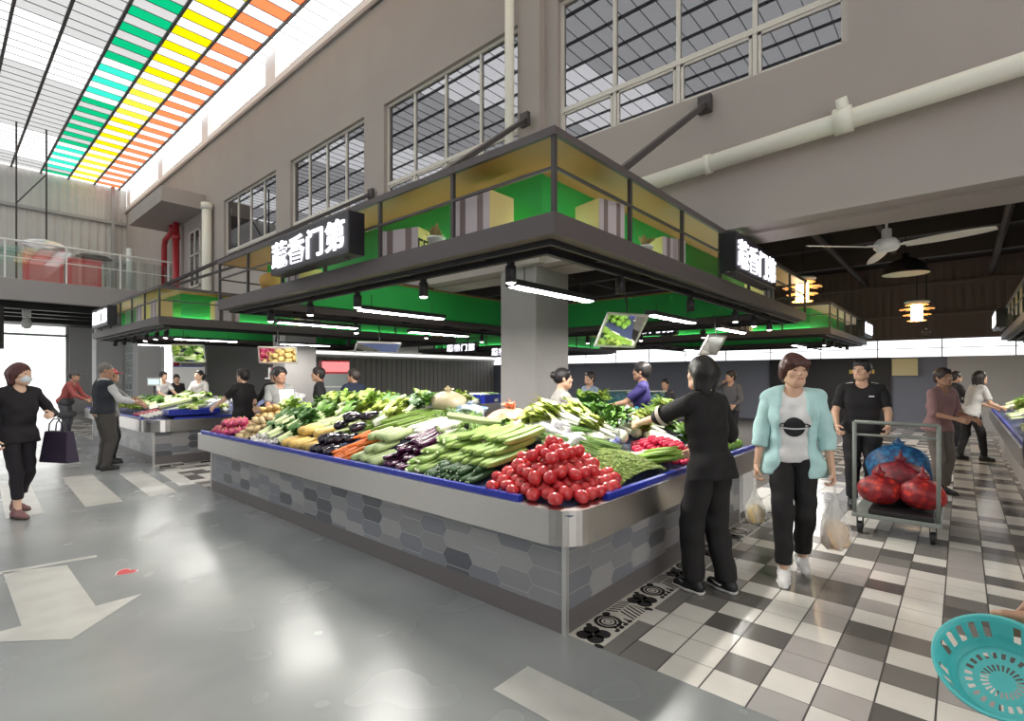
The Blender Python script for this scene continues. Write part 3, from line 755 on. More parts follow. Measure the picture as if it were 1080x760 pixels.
g = empty('hanging_indicator_light', ray(978, 15, 4.05)); tag(g, 'tiny green indicator light high on the dark slats', 'light')
MB().box(-.12,.12,-.03,.03,-.07,.07).build('housing', m_black, g)
MB().box(-.07,.07,-.05,.05,-.045,.045).build('green_lens', emit_mat('green_lens', (.05,.8,.2), 2.0), g)
c = ray(977, 12.5, 2.62); g = empty('ceiling_camera', c); tag(g, 'small dark security camera hanging under the amber lantern', 'camera')
MB().lathe([(.0,-.14),(.07,-.12),(.09,-.05),(.09,0),(0,0)], 14).build('dome', m_dark, g, smooth=True)
MB().tube([(0,0,0),(0,0,4.7-c[2])], .015, 6).build('stem', m_black, g); MB().box(-.22,.22,-.01,.01,.0,.03).build('cross_plate', m_white, g)
c = ray(28, 16.4, 3.2); g = empty('ceiling_camera', c); tag(g, 'white dome camera hanging under the dark mezzanine', 'camera')
MB().box(-.1,.1,-.1,.1,.18,.5).build('housing', m_white, g); MB().lathe([(.0,-.2),(.1,-.16),(.14,-.05),(.1,.12),(.06,.18)], 14).build('dome', m_white, g, smooth=True)
MB().tube([(0,0,.5),(0,0,.75)], .02, 6).build('stem', m_black, g)
c = ray(-18, 7.0, 2.15); g = empty('display_screen', c, math.atan2(FW[1],FW[0])-R(90)-R(20)); tag(g, 'hanging screen with a blue picture at the left edge', 'screen')
MB().box(-.42,.42,-.03,.03,-.29,.29).build('screen_housing', m_black, g)
sb = MB(); sb.cur = 0; sb.box(-.405,.405,-.034,-.031,-.275,.275); sb.cur = 1; sb.box(-.2,.39,-.036,-.034,.0,.12); sb.cur = 2; sb.box(-.40,.40,-.036,-.034,-.27,-.06)
sb.build('lit_picture', [emit_mat('screen_blue', (.05,.22,.5), 1.0), emit_mat('screen_teal', (.1,.45,.5), 1.0), emit_mat('screen_navy', (.03,.07,.35), 1.0)], g)
MB().tube([(0,0,.29),(0,0,1.55)], .015, 6).build('pole', m_dark, g)

# ================================================================== COUNTERS
m_hex = [mat('hex_blue_grey', (.20,.21,.235), .3), mat('hex_grey', (.26,.26,.27), .3), mat('hex_pale_grey', (.34,.335,.34), .3), mat('hex_dark', (.105,.11,.125), .3)]
m_grout = mat('pale_grout', (.42,.41,.40), .8)
m_plinth = mat('grey_plinth', (.15,.135,.135), .45)
m_blue = mat('blue_tray_plastic', (.012,.03,.36), .35)
m_deck = mat('deck_blue_grey', (.06,.075,.16), .6)
def hex_wall(b, grout, o, ax, length, z0, z1, seed):
    """elongated hexagon tiles on the vertical face that starts at o and runs along ax; the outward normal is nrm"""
    rh = random.Random(seed); ax = Vector(ax); nrm = ax.cross(Vector((0,0,1)))
    if (nrm.x + nrm.y) > 0: nrm = -nrm
    px, pz, tip, g = .262, .122, .042, .003
    o = Vector(o)
    def poly(pts, off):
        # clip the tile to the panel
        def clip(ps, f):
            out = []
            for i in range(len(ps)):
                a, c2 = ps[i], ps[(i+1)%len(ps)]; fa, fc = f(a), f(c2)
                if fa >= 0: out.append(a)
                if fa*fc < 0: t_ = fa/(fa-fc); out.append((a[0]+(c2[0]-a[0])*t_, a[1]+(c2[1]-a[1])*t_))
            return out
        for f in (lambda p: p[0], lambda p: length-p[0], lambda p: p[1]-z0, lambda p: z1-p[1]):
            pts = clip(pts, f)
            if len(pts) < 3: return None
        ps = [o + ax*x + nrm*off + Vector((0,0,z_)) for x, z_ in pts]
        nn = (ps[1]-ps[0]).cross(ps[2]-ps[1])
        return ps if nn.dot(nrm) > 0 else ps[::-1]
    n = int(length/px)+2
    for i in range(-1, n):
        for j in range(-1, 6):
            cx = i*px + px/2; cz = z0 + j*pz + (pz/2 if i % 2 else 0) + .03
            hw = px/2 + tip/2 - g; hh = pz/2 - g; bx = px/2 - tip/2
            pts = [(cx-hw,cz),(cx-bx,cz-hh),(cx+bx,cz-hh),(cx+hw,cz),(cx+bx,cz+hh),(cx-bx,cz+hh)]
            q = poly(pts, .004)
            if q: b.cur = rh.choices([0,1,2,3],[34,30,20,16])[0]; b.poly(q)
    grout.cur = 4; q = poly([(0,z0),(length,z0),(length,z1),(0,z1)], .002); grout.poly(q)
AW = 1.32       # depth of a counter arm
def arc(cx, cy, r, a0, a1, n=8): return [(cx+r*math.cos(R(a0+(a1-a0)*k/n)), cy+r*math.sin(R(a0+(a1-a0)*k/n))) for k in range(n+1)]
def offset_path(pts, d):
    out = []
    for i in range(len(pts)):
        a = Vector(pts[max(i-1,0)]); b2 = Vector(pts[min(i+1,len(pts)-1)]); t_ = (b2-a).normalized(); nrm = Vector((-t_.y, t_.x))
        out.append((pts[i][0]+nrm.x*d, pts[i][1]+nrm.y*d))
    return out
def band(b, pts, d0, d1, z0, z1):
    A = offset_path(pts, d0); B = offset_path(pts, d1); n = len(pts)
    vs = [(x,y,z0) for x,y in A] + [(x,y,z1) for x,y in A] + [(x,y,z1) for x,y in B] + [(x,y,z0) for x,y in B]
    fs = []
    for i in range(n-1):
        for k in range(4):
            p, q = k*n+i, ((k+1)%4)*n+i; fs.append((p, p+1, q+1, q)[::-1])
    fs += [(0, n, 2*n, 3*n), (n-1, 4*n-1, 3*n-1, 2*n-1)]
    b.add(vs, fs)
def counter(x0, y0, x1r, y1, label, seed, hexed=True, xback=None, corner=.2, back=True):
    """U-shaped display counter; outer trim corner at (x0,y0); the aisle arm reaches x1r, the hall arm reaches y1"""
    g = empty('display_counter', (0,0,0)); tag(g, label, 'counter', 'vegetable display counters')
    xback = xback or x0+3.2
    bx0, by0 = x0+.15, y0+.15; bx1, by1 = x1r-.17, y1-.1
    b = MB(); b.cur = 4
    b.box(bx0, bx0+1.0, by0, by1, .0, .552); b.box(bx0+1.0, bx1, by0, by0+1.0, 0, .552); b.box(bx0+1.0, xback-.1, by1-(1.0 if back else .06), by1, 0, .552)
    b.cur = 5
    gr = b
    hex_wall(b, gr, (bx0,by0,0), (0,1,0), by1-by0, .135, .552, seed); hex_wall(b, gr, (bx0,by0,0), (1,0,0), bx1-bx0, .135, .552, seed+1)
    b.build('tiled_base', m_hex + [m_grout, m_plinth], g)
    p = MB(); p.box(bx0-.006, bx0+.01, by0-.006, by1, 0, .135); p.box(bx0-.006, bx1, by0-.006, by0+.01, 0, .135); p.box(bx0, xback-.1, by1-.01, by1+.004, 0, .552); p.box(bx1-.01, bx1+.004, by0, by0+1, 0, .552)
    p.build('plinth', m_plinth, g)
    for q in ((bx0-.012, bx0+.018, by0-.012, by0+.018), (bx0-.010, bx0+.02, by1-.02, by1+.008), (bx1-.02, bx1+.008, by0-.010, by0+.02)):
        MB().box(*q, 0, .556).build('corner_strip', m_alu, g)
    path = [(x1r, y0)] + [(x1r-(x1r-x0-corner)*k/6, y0) for k in range(1,6)] + arc(x0+corner, y0+corner, corner, 270, 180) + [(x0, y0+corner+(y1-y0-corner-.08)*k/8) for k in range(1,8)] + arc(x0+.08, y1-.08, .08, 180, 90, 5) + [(xback, y1)]
    t_ = MB(); band(t_, path, 0, -.03, .552, .75); band(t_, path, -.001, -.09, .735, .752); 
    t_.build('steel_trim', m_steel, g, smooth=False)
    # blue plastic edging
    for q in ([(x0+.05, y0+.40), (x0+.05, y1-.06)], [(x1r-.02, y0+.05), (x0+.42, y0+.05)]):
        q = [(q[0][0]+(q[1][0]-q[0][0])*k/6, q[0][1]+(q[1][1]-q[0][1])*k/6) for k in range(7)]
        bl = MB()
        dx, dy = (q[1][0]-q[0][0], q[1][1]-q[0][1]); L_ = math.hypot(dx, dy)
        for i in range(6):
            a_, b_ = q[i], q[i+1]; ux, uy = (b_[0]-a_[0])*.006, (b_[1]-a_[1])*.006
            bl.bar((a_[0]+ux, a_[1]+uy, .768), (b_[0]-ux, b_[1]-uy, .768), .035, .036)
        bl.build('blue_edging', m_blue, g)
    dk = MB(); N = .12
    def H(x, y): return deck_h(x, y, x0, y0, y1)
    xs = np.arange(x0+.04, max(x1r, xback), N); ysr = np.arange(y0+.04, y1-.02, N)
    for x in xs:
        for y in ysr:
            xm, ym = x+N/2, y+N/2
            ins = (xm < x0+AW) or (ym < y0+AW and xm < x1r) or (back and ym > y1-AW and xm < xback)
            if not ins: continue
            x2 = min(x+N, x1r if ym < y0+AW else xback); y2 = min(y+N, y1-.02)
            dk.add([(x,y,H(x,y)),(x2,y,H(x2,y)),(x2,y2,H(x2,y2)),(x,y2,H(x,y2))], [(0,1,2,3)])
    dk.build('sloping_deck', m_deck, g)
    bp = MB(); hb = 1.02
    bp.box(x0+AW, x0+AW+.03, y0+AW, y1-AW, .3, hb); bp.box(x0+AW, x1r, y0+AW, y0+AW+.03, .3, hb-.06); bp.box(x0+AW, xback, y1-AW-.03, y1-AW, .3, hb) if back else None
    bp.box(x0+AW-.06, x0+AW+.05, y0+AW, y1-AW, hb, hb+.03)
    bp.build('back_panel', m_steel, g)
    return g
def deck_h(x, y, x0=2.27, y0=1.57, y1=7.5):
    t_ = min(x-x0, y-y0, y1-y); return .715 + .26*max(0, min(1, t_/1.25))
counter(2.27, 1.57, 5.66, 7.5, 'near display counter with grey hexagon tiles and a rounded steel corner', 11, xback=8.5)
counter(2.30, 10.05, 5.5, 15.2, 'second display counter with a rounded steel edge, left along the hall', 23, corner=.35, back=False, xback=3.7)
# ================================================================== PEOPLE (implicit surfaces meshed on a grid)
def surfnet(D, o, h):
    ins = D < 0
    c = ins[:-1,:-1,:-1].astype(np.int8)
    for dx in (0,1):
        for dy in (0,1):
            for dz in (0,1):
                if dx+dy+dz: c = c + ins[dx:D.shape[0]-1+dx, dy:D.shape[1]-1+dy, dz:D.shape[2]-1+dz]
    act = (c > 0) & (c < 8); I = np.argwhere(act)
    if len(I) == 0: return np.zeros((0,3)), []
    idx = -np.ones(act.shape, int); idx[tuple(I.T)] = np.arange(len(I))
    cor = [(a,b,e) for a in (0,1) for b in (0,1) for e in (0,1)]
    V = np.stack([D[I[:,0]+a, I[:,1]+b, I[:,2]+e] for a,b,e in cor], 1); cp = np.array(cor, float)
    acc = np.zeros((len(I),3)); cnt = np.zeros(len(I))
    for i in range(8):
        for j in range(i+1, 8):
            if abs(cp[i]-cp[j]).sum() == 1:
                m = (V[:,i] < 0) != (V[:,j] < 0)
                t = V[m,i]/(V[m,i]-V[m,j]); acc[m] += cp[i]+(cp[j]-cp[i])*t[:,None]; cnt[m] += 1
    P_ = (I + acc/cnt[:,None])*h + o
    F = []
    for ax in range(3):
        sl0 = [slice(None)]*3; sl1 = [slice(None)]*3; sl0[ax] = slice(0,-1); sl1[ax] = slice(1,None)
        a, b = ins[tuple(sl0)], ins[tuple(sl1)]
        E_ = np.argwhere(a != b); u, v = (ax+1)%3, (ax+2)%3
        ok = (E_[:,u] > 0) & (E_[:,v] > 0) & (E_[:,u] < D.shape[u]-1) & (E_[:,v] < D.shape[v]-1); E_ = E_[ok]
        if len(E_) == 0: continue
        def cell(du, dv):
            q = E_.copy(); q[:,u] -= du; q[:,v] -= dv; return idx[tuple(q.T)]
        q = np.stack([cell(1,1), cell(0,1), cell(0,0), cell(1,0)], 1)
        fl = a[tuple(E_.T)]; q[~fl] = q[~fl][:, ::-1]; F.append(q)
    return P_, np.concatenate(F)
class SDF:
    def __init__(s): s.p = []
    def cap(s, a, b, ra, rb=None, k=.03, op='u', sc=None): s.p.append(('c', np.array(a,float), np.array(b,float), ra, ra if rb is None else rb, k, op, sc)); return s
    def ell(s, c, r, Rm=None, k=.03, op='u'): s.p.append(('e', np.array(c,float), np.array(r,float), None if Rm is None else np.array(Rm), 0, k, op, None)); return s
    def plane(s, p, n): s.p.append(('p', np.array(p,float), np.array(n,float)/np.linalg.norm(n), 0, 0, 0, 'i', None)); return s
    def bounds(s):
        lo, hi = np.full(3, 1e9), np.full(3, -1e9)
        for q in s.p:
            if q[6] != 'u': continue
            if q[0] == 'c':
                r = max(q[3], q[4]); lo = np.minimum(lo, np.minimum(q[1],q[2])-r); hi = np.maximum(hi, np.maximum(q[1],q[2])+r)
            elif q[0] == 'e':
                r = q[2].max(); lo = np.minimum(lo, q[1]-r); hi = np.maximum(hi, q[1]+r)
        return lo, hi
    def grid(s, h, wob=0, seed=0):
        lo, hi = s.bounds(); lo = lo-2.5*h-.03; hi = hi+2.5*h+.03
        n = np.ceil((hi-lo)/h).astype(int)+1
        D = np.full(n, 1.0)
        ax = [lo[i]+h*np.arange(n[i]) for i in range(3)]
        for q in s.p:
            if q[0] == 'p':
                d = (ax[0][:,None,None]-q[1][0])*q[2][0] + (ax[1][None,:,None]-q[1][1])*q[2][1] + (ax[2][None,None,:]-q[1][2])*q[2][2]
                D = np.maximum(D, d); continue
            if q[0] == 'c': r = max(q[3],q[4]); l2, h2 = np.minimum(q[1],q[2])-r, np.maximum(q[1],q[2])+r
            else: r = q[2].max(); l2, h2 = q[1]-r, q[1]+r
            m = .05+2*h+q[5]
            i0 = np.maximum(0, np.floor((l2-m-lo)/h).astype(int)); i1 = np.minimum(n, np.ceil((h2+m-lo)/h).astype(int)+1)
            if (i1 <= i0).any(): continue
            X, Y, Z = np.meshgrid(ax[0][i0[0]:i1[0]], ax[1][i0[1]:i1[1]], ax[2][i0[2]:i1[2]], indexing='ij')
            if q[0] == 'c':
                a, b = q[1], q[2]; ab = b-a; L2 = max(1e-9, (ab*ab).sum())
                px, py, pz = X-a[0], Y-a[1], Z-a[2]
                t = np.clip((px*ab[0]+py*ab[1]+pz*ab[2])/L2, 0, 1)
                d = np.sqrt((px-t*ab[0])**2+(py-t*ab[1])**2+(pz-t*ab[2])**2) - (q[3]+(q[4]-q[3])*t)
            else:
                px, py, pz = X-q[1][0], Y-q[1][1], Z-q[1][2]
                if q[3] is not None:
                    M = q[3].T; px, py, pz = (M[0,0]*px+M[0,1]*py+M[0,2]*pz, M[1,0]*px+M[1,1]*py+M[1,2]*pz, M[2,0]*px+M[2,1]*py+M[2,2]*pz)
                k0 = np.sqrt((px/q[2][0])**2+(py/q[2][1])**2+(pz/q[2][2])**2)
                k1 = np.sqrt((px/q[2][0]**2)**2+(py/q[2][1]**2)**2+(pz/q[2][2]**2)**2)
                d = k0*(k0-1)/np.maximum(k1, 1e-6)
            sl = tuple(slice(i0[i], i1[i]) for i in range(3)); O = D[sl]; k = q[5]
            if q[6] == 'u':
                hh = np.clip(.5+.5*(O-d)/max(k,1e-6), 0, 1); D[sl] = O*(1-hh)+d*hh - k*hh*(1-hh)
            else:
                D[sl] = np.maximum(O, -d) if k < .001 else (lambda A, B: -(-A*(1-np.clip(.5+.5*(-A+(-B)*-1)/k*1,0,1)) ) if False else np.maximum(A, B))(O, -d)
        if wob:
            X, Y, Z = np.meshgrid(*ax, indexing='ij'); r_ = random.Random(seed)
            for _ in range(4):
                f = [r_.uniform(-1,1)*38 for _ in range(2)]; fz = r_.uniform(18,45); ph = r_.uniform(0,6.3)
                D = D + wob*np.sin(f[0]*X+f[1]*Y+fz*Z+ph)
        return D, lo, h
def sdf_mesh(parts, name, m):
    vs, fs, n = [], [], 0
    for s, h, wob in parts:
        D, lo, h = s.grid(h, wob, len(s.p)); v, f = surfnet(D, lo, h)
        if len(v) == 0: continue
        vs.append(v); fs.append(f+n); n += len(v)
    if not vs: return None
    V = np.concatenate(vs); F = np.concatenate(fs)
    me = bpy.data.meshes.new(name)
    me.vertices.add(len(V)); me.vertices.foreach_set('co', V.astype(np.float32).ravel())
    me.loops.add(len(F)*4); me.loops.foreach_set('vertex_index', F.astype(np.int32).ravel())
    me.polygons.add(len(F)); me.polygons.foreach_set('loop_start', np.arange(0, len(F)*4, 4, dtype=np.int32))
    me.polygons.foreach_set('use_smooth', np.ones(len(F), bool))
    me.update(calc_edges=True); me.validate(); me.materials.append(m)
    return me
def rotm(ax, deg): return np.array(Matrix.Rotation(R(deg), 3, ax))
def ik(S_, W_, l1, l2, pole):
    d = W_-S_; L = np.linalg.norm(d); mx = (l1+l2)*.995
    if L > mx: W_ = S_+d/L*mx; d = W_-S_; L = mx
    u = d/L; a = (l1*l1-l2*l2+L*L)/(2*L); hgt = math.sqrt(max(0, l1*l1-a*a))
    p = np.array(pole, float); p = p-u*(p@u); p /= max(1e-6, np.linalg.norm(p))
    return S_+u*a+p*hgt, W_
SKIN = {'a': mat('skin_light', (.62,.38,.26), .5, sss=.1), 'b': mat('skin_tan', (.50,.28,.18), .5, sss=.1), 'c': mat('skin_pale', (.72,.47,.34), .5, sss=.1)}
m_eye = mat('eye_dark', (.02,.014,.012), .2); m_lip = mat('lip', (.42,.14,.12), .45); m_brow = mat('brow_dark', (.03,.02,.018), .8)
m_mask = mat('face_mask', (.72,.76,.82), .8); m_sole = mat('sole_white', (.75,.74,.72), .6)
PEOPLE = []
def person(label, x, y, heading, H=1.65, lean=0, head=(0,0), rh=(.25,.04,.80), lh=(-.25,.04,.80), rf=(.09,.0), lf=(-.09,.0), lift=(0,0), knee=(0,1,0),
           skin='a', top=((.5,.5,.5),'short',.86), pants=((.02,.02,.025),.10,1.0), shoes=(.03,.03,.03), hair=('short',(.02,.016,.015)), lod=1,
           curl=.9, extras=(), bust=0.0, build=1.0, wide=0.0, palm=None, mask=False, vest=None):
    g = empty('person', (x, y, 0), R(heading-90)); tag(g, label, 'person'); s = H/1.65
    hb, hh, hd = {0:(.011,.0062,.0045), 1:(.014,.009,.0065), 2:(.019,.012,.0095)}[lod]
    A = lambda *p: np.array(p, float)*s
    RL = rotm('X', -lean)                       # forward lean about the pelvis
    pel = A(0,0,.92)
    def T(px,py,pz): return pel + RL @ (A(px,py,pz)-pel)
    b = build
    def torso(q, e, k=.05, low=True):
        if low: q.cap(T(-.07*b,-.005,.90), T(.07*b,-.005,.90), (.098*b+e)*s, k=k); q.cap(T(-.05*b,-.045,.89), T(.05*b,-.045,.89), (.075*b+e)*s, k=k)
        q.cap(T(-.052*b,0,1.04), T(.052*b,0,1.04), (.090*b+e)*s, k=k)
        q.cap(T(-.065*b,0,1.17), T(.065*b,0,1.17), (.097*b+e)*s, k=k)
        q.cap(T(-.085*b,-.005,1.28), T(.085*b,-.005,1.28), (.083*b+e)*s, k=k)
        if bust:
            for sx in (-1,1): q.ell(T(sx*.07,.07,1.20), (np.array((.06,.05,.06))*bust+e)*s, k=.04)
        for sx in (-1,1):
            q.cap(T(sx*.03,-.01,1.385), T(sx*.165*b,0,1.345), (.036+e*.6)*s, (.046+e*.8)*s, k=k)
        return q
    sh = {+1: T(.165*b,0,1.335), -1: T(-.165*b,0,1.335)}
    arms = {}
    for sx, tgt in ((1, rh), (-1, lh)):
        w = A(*tgt[:3]); pole = tgt[3] if len(tgt) > 3 else (sx*.45, -.6, -.7)
        e, w = ik(sh[sx], w, .275*s, .245*s, pole); arms[sx] = (e, w)
    legs = {}
    for i, (sx, ft) in enumerate(((1, rf), (-1, lf))):
        hip = pel + A(sx*.085*b, 0, -.03); ank = A(ft[0], ft[1], .085+lift[i])
        kn, ank = ik(hip, ank, .415*s, .40*s, knee); legs[sx] = (hip, kn, ank)
    # ---- head frame
    Rh = RL @ rotm('Z', -head[0]) @ rotm('X', head[1])
    if lean: Rh = rotm('Z', -head[0]) @ rotm('X', head[1] - lean*.5)
    nb = T(0,-.015,1.37); C = nb + (RL @ A(0,.01,.07)) + Rh @ A(0,.022,.102)
    def Hd(px,py,pz): return C + Rh @ A(px,py,pz)
    body = SDF(); torso(body, 0)
    body.cap(nb, C+Rh@A(0,-.018,-.05), .054*s, .05*s, k=.03)
    for sx in (1,-1):
        e, w = arms[sx]
        body.cap(sh[sx], e, .044*s*b, .036*s*b, k=.03); body.cap(e, w, .036*s*b, .024*s, k=.015)
        hip, kn, an = legs[sx]
        fz = min(1, pants[2]); body.cap(hip, kn, .060*s*b*fz, .044*s*fz, k=.02); body.cap(kn, an, .043*s*fz, .033*s, k=.02)
        body.cap(kn+(an-kn)*.25-A(0,.02,0), kn+(an-kn)*.5-A(0,.012,0), .036*s*fz, .029*s, k=.03)
    hdS = SDF()
    r3 = lambda *p: np.array(p)*s
    hdS.ell(Hd(0,-.012,.028), r3(.075,.094,.088), Rh, k=.02).ell(Hd(0,.022,-.028), r3(.061,.066,.082), Rh, k=.025)
    hdS.cap(Hd(-.012,.052,-.088), Hd(.012,.052,-.088), .026*s, k=.03)
    for sx in (-1,1):
        hdS.cap(Hd(sx*.05,.0,-.06), Hd(sx*.02,.05,-.085), .026*s, .022*s, k=.03)
        hdS.ell(Hd(sx*.042,.055,-.022), r3(.026,.022,.026), Rh, k=.02)
        hdS.ell(Hd(sx*.077,-.008,-.004), r3(.011,.020,.032), Rh @ rotm('Z', sx*18), k=.006)
    hdS.cap(Hd(-.034,.072,.024), Hd(.034,.072,.024), .014*s, k=.018)
    hdS.cap(Hd(0,.084,.012), Hd(0,.100,-.026), .008*s, .0125*s, k=.012)
    for sx in (-1,1):
        hdS.cap(Hd(sx*.009,.092,-.030), Hd(sx*.012,.088,-.032), .008*s, k=.006)
        hdS.ell(Hd(sx*.031,.098,.004), r3(.017,.020,.011), Rh, k=0, op='s')
    hdS.cap(Hd(-.016,.082,-.058), Hd(.016,.082,-.058), .010*s, k=.012)
    hdS.cap(nb+(C-nb)*.2, C+Rh@A(0,-.018,-.05), .051*s, .05*s, k=.02)
    parts = [(body, hb, 0), (hdS, hh, 0)]
    hands = {}
    for sx in (1,-1):
        e, w = arms[sx]; f = (w-e)/np.linalg.norm(w-e)
        pn = np.array((-sx*1.0, .1, -.25)) if palm is None else np.array(palm[0 if sx > 0 else 1], float)
        pn = pn - f*(pn@f); pn /= np.linalg.norm(pn); sd = np.cross(f, pn)
        # thumb side: towards +y / up when the arm hangs
        if sd @ np.array((0,1,.4)) < 0: sd = -sd
        hs = SDF(); L = s
        hs.cap(w-f*.04*L, w+f*.02*L, .023*L, .022*L, k=.01)
        for o_ in (-.024,-.008,.008,.024): hs.cap(w+f*.015*L+sd*o_*.7*L, w+f*.085*L+sd*o_*L, .0125*L, .0115*L, k=.012)
        for o_, ln in ((.027,.066),(.009,.076),(-.009,.070),(-.026,.055)):
            p0 = w+f*.086*L+sd*o_*L; ang = .25
            for q in range(3):
                ang += curl*(.75 if q else .5); l_ = ln*(.42,.32,.26)[q]*L
                d_ = f*math.cos(ang)+pn*math.sin(ang); p1 = p0+d_*l_
                hs.cap(p0, p1, (.0095-.0008*q)*L, (.0088-.0008*q)*L, k=.004); p0 = p1
        p0 = w+f*.022*L+sd*.024*L; p1 = p0+(f*.6+sd*.65+pn*.35)*.045*L; p2 = p1+(f*.85+sd*.1+pn*(.3+.4*curl))*.032*L
        hs.cap(p0, p1, .0135*L, .0105*L, k=.01); hs.cap(p1, p2, .0105*L, .0085*L, k=.005)
        parts.append((hs, hd, 0)); hands[sx] = (w, f, pn, sd)
    mesh_obj('body', sdf_mesh(parts, 'body', SKIN[skin]), g)
    # ---- face parts
    if head is not None:
        for sx in (-1,1):
            e_ = SDF(); e_.ell(Hd(sx*.031,.0745,.004), r3(.0125,.0085,.007), Rh); me = sdf_mesh([(e_, .003 if lod == 0 else .005, 0)], 'eye', m_eye)
            if me: mesh_obj('eye', me, g)
            e_ = SDF(); e_.cap(Hd(sx*.016,.086,.026), Hd(sx*.046,.077,.027), .0042*s, .003*s); me = sdf_mesh([(e_, .0035 if lod == 0 else .005, 0)], 'eyebrow', m_brow)
            if me: mesh_obj('eyebrow', me, g)
        if mask:
            q = SDF(); q.ell(Hd(0,.055,-.05), r3(.062,.055,.05), Rh); mesh_obj('face_mask', sdf_mesh([(q, hh, 0)], 'face_mask', m_mask), g)
        else:
            e_ = SDF(); e_.cap(Hd(-.017,.0885,-.058), Hd(.017,.0885,-.058), .0062*s, k=.003); me = sdf_mesh([(e_, .003 if lod == 0 else .005, 0)], 'lips', m_lip)
            if me: mesh_obj('lips', me, g)
    # ---- hair
    st, hc = hair[0], hair[1]
    if st:
        hm = mat('hair_%.3f_%.3f' % hc[:2], hc, .45, noise=.45, nscale=60, stretch=(1,1,.25), bump=.3, bscale=120)
        q = SDF()
        if st in ('short','buzz','ponytail','bun'):
            e = {'short':.014,'buzz':.004,'ponytail':.011,'bun':.011}[st]
            q.ell(Hd(0,-.014,.032), r3(.075+e,.094+e,.088+e*1.3), Rh)
            if st == 'short': q.cap(Hd(-.04,.058,.078), Hd(.04,.058,.080), .026*s, k=.02); q.ell(Hd(0,-.06,-.01), r3(.07,.05,.07), Rh, k=.03)
            if st in ('ponytail','bun'): q.cap(Hd(-.045,.05,.07), Hd(.045,.05,.07), .024*s, k=.02)
            q.ell(Hd(0,.115,-.045), r3(.085,.085,.098), Rh, op='s', k=0)
            q.plane(Hd(0,-.05,-.068 if st != 'buzz' else -.03), Rh @ np.array((0,.55,-1.0)))
            parts_h = [(q, hh, .0012)]
            if st == 'ponytail':
                t_ = SDF(); t_.cap(Hd(0,-.095,.05), Hd(0,-.15,.01), .032*s, .045*s, k=.03).cap(Hd(0,-.15,.01), Hd(0,-.14,-.11), .045*s, .022*s, k=.03); parts_h.append((t_, hh, .001))
            if st == 'bun':
                t_ = SDF(); t_.ell(Hd(0,-.115,.05), r3(.045,.04,.045), Rh); parts_h.append((t_, hh, .001))
            mesh_obj('hair', sdf_mesh(parts_h, 'hair', hm), g)
        elif st in ('bob','long'):
            q.ell(Hd(0,-.014,.032), r3(.090,.108,.104), Rh)
            dn = -.10 if st == 'bob' else -.19
            for sx in (-1,1): q.cap(Hd(sx*.066,-.02,.0), Hd(sx*.072,-.02,dn), .036*s, .024*s, k=.03); q.cap(Hd(sx*.03,-.075,.0), Hd(sx*.04,-.07,dn-.02), .045*s, .03*s, k=.03)
            q.ell(Hd(0,.112,-.045), r3(.062,.085,.105), Rh, op='s', k=0)
            mesh_obj('hair', sdf_mesh([(q, hh, .0018)], 'hair', hm), g)
        elif st in ('fluffy',):
            q.ell(Hd(0,-.012,.040), r3(.096,.112,.102), Rh)
            q.cap(Hd(-.055,.060,.055), Hd(.055,.060,.055), .034*s, k=.02)
            for sx in (-1,1): q.cap(Hd(sx*.078,.01,.02), Hd(sx*.080,-.005,-.045), .024*s, .014*s, k=.02)
            q.ell(Hd(0,-.07,-.03), r3(.075,.05,.075), Rh, k=.03)
            q.ell(Hd(0,.112,-.052), r3(.068,.088,.088), Rh, op='s', k=0)
            mesh_obj('hair', sdf_mesh([(q, hh, .0022)], 'hair', hm), g)
        elif st in ('cap','helmet'):
            e = .016 if st == 'cap' else .03
            q.ell(Hd(0,-.012,.040), r3(.078+e,.098+e,.086+e), Rh); q.plane(Hd(0,0,.035 if st == 'cap' else .0), Rh @ np.array((0,-.15,-1)))
            pp = [(q, hh, 0)]
            if st == 'cap':
                v_ = SDF(); v_.ell(Hd(0,.12,.038), r3(.075,.07,.010), Rh @ rotm('X',-12)); pp.append((v_, hh*.8, 0))
            mesh_obj('cap' if st == 'cap' else 'helmet', sdf_mesh(pp, st, mat('headwear_%.2f' % hc[0], hc, .6)), g)
            q = SDF(); q.ell(Hd(0,-.02,.01), r3(.081,.094,.085), Rh); q.ell(Hd(0,.115,-.045), r3(.085,.09,.1), Rh, op='s', k=0); q.plane(Hd(0,-.05,-.07), Rh @ np.array((0,.5,-1)))
            mesh_obj('hair', sdf_mesh([(q, hh, .001)], 'hair', mat('hair_under', (.025,.018,.015), .6)), g)
    # ---- top
    tc, slv, hem = top[:3]; tm_ = mat('cloth_%.3f_%.3f_%.3f' % tc, tc, .85, noise=.12, nscale=9, bump=.25, bscale=14)
    q = torso(SDF(), .014, low=True)
    if hem < .86: q.cap(T(-.078*b,-.01,hem-.02), T(.078*b,-.01,hem-.02), (.105*b+.016)*s, k=.06)
    q.cap(nb, nb+RL@A(0,.002,.012), .068*s, .062*s, k=.02)
    q.plane(T(0,0,hem), RL @ np.array((0,0,-1.0)))
    q.cap(T(0,.035,1.40), T(0,.06,1.47), .062*s, .075*s, k=0, op='s')
    tp = [(q, hb, .0022)]
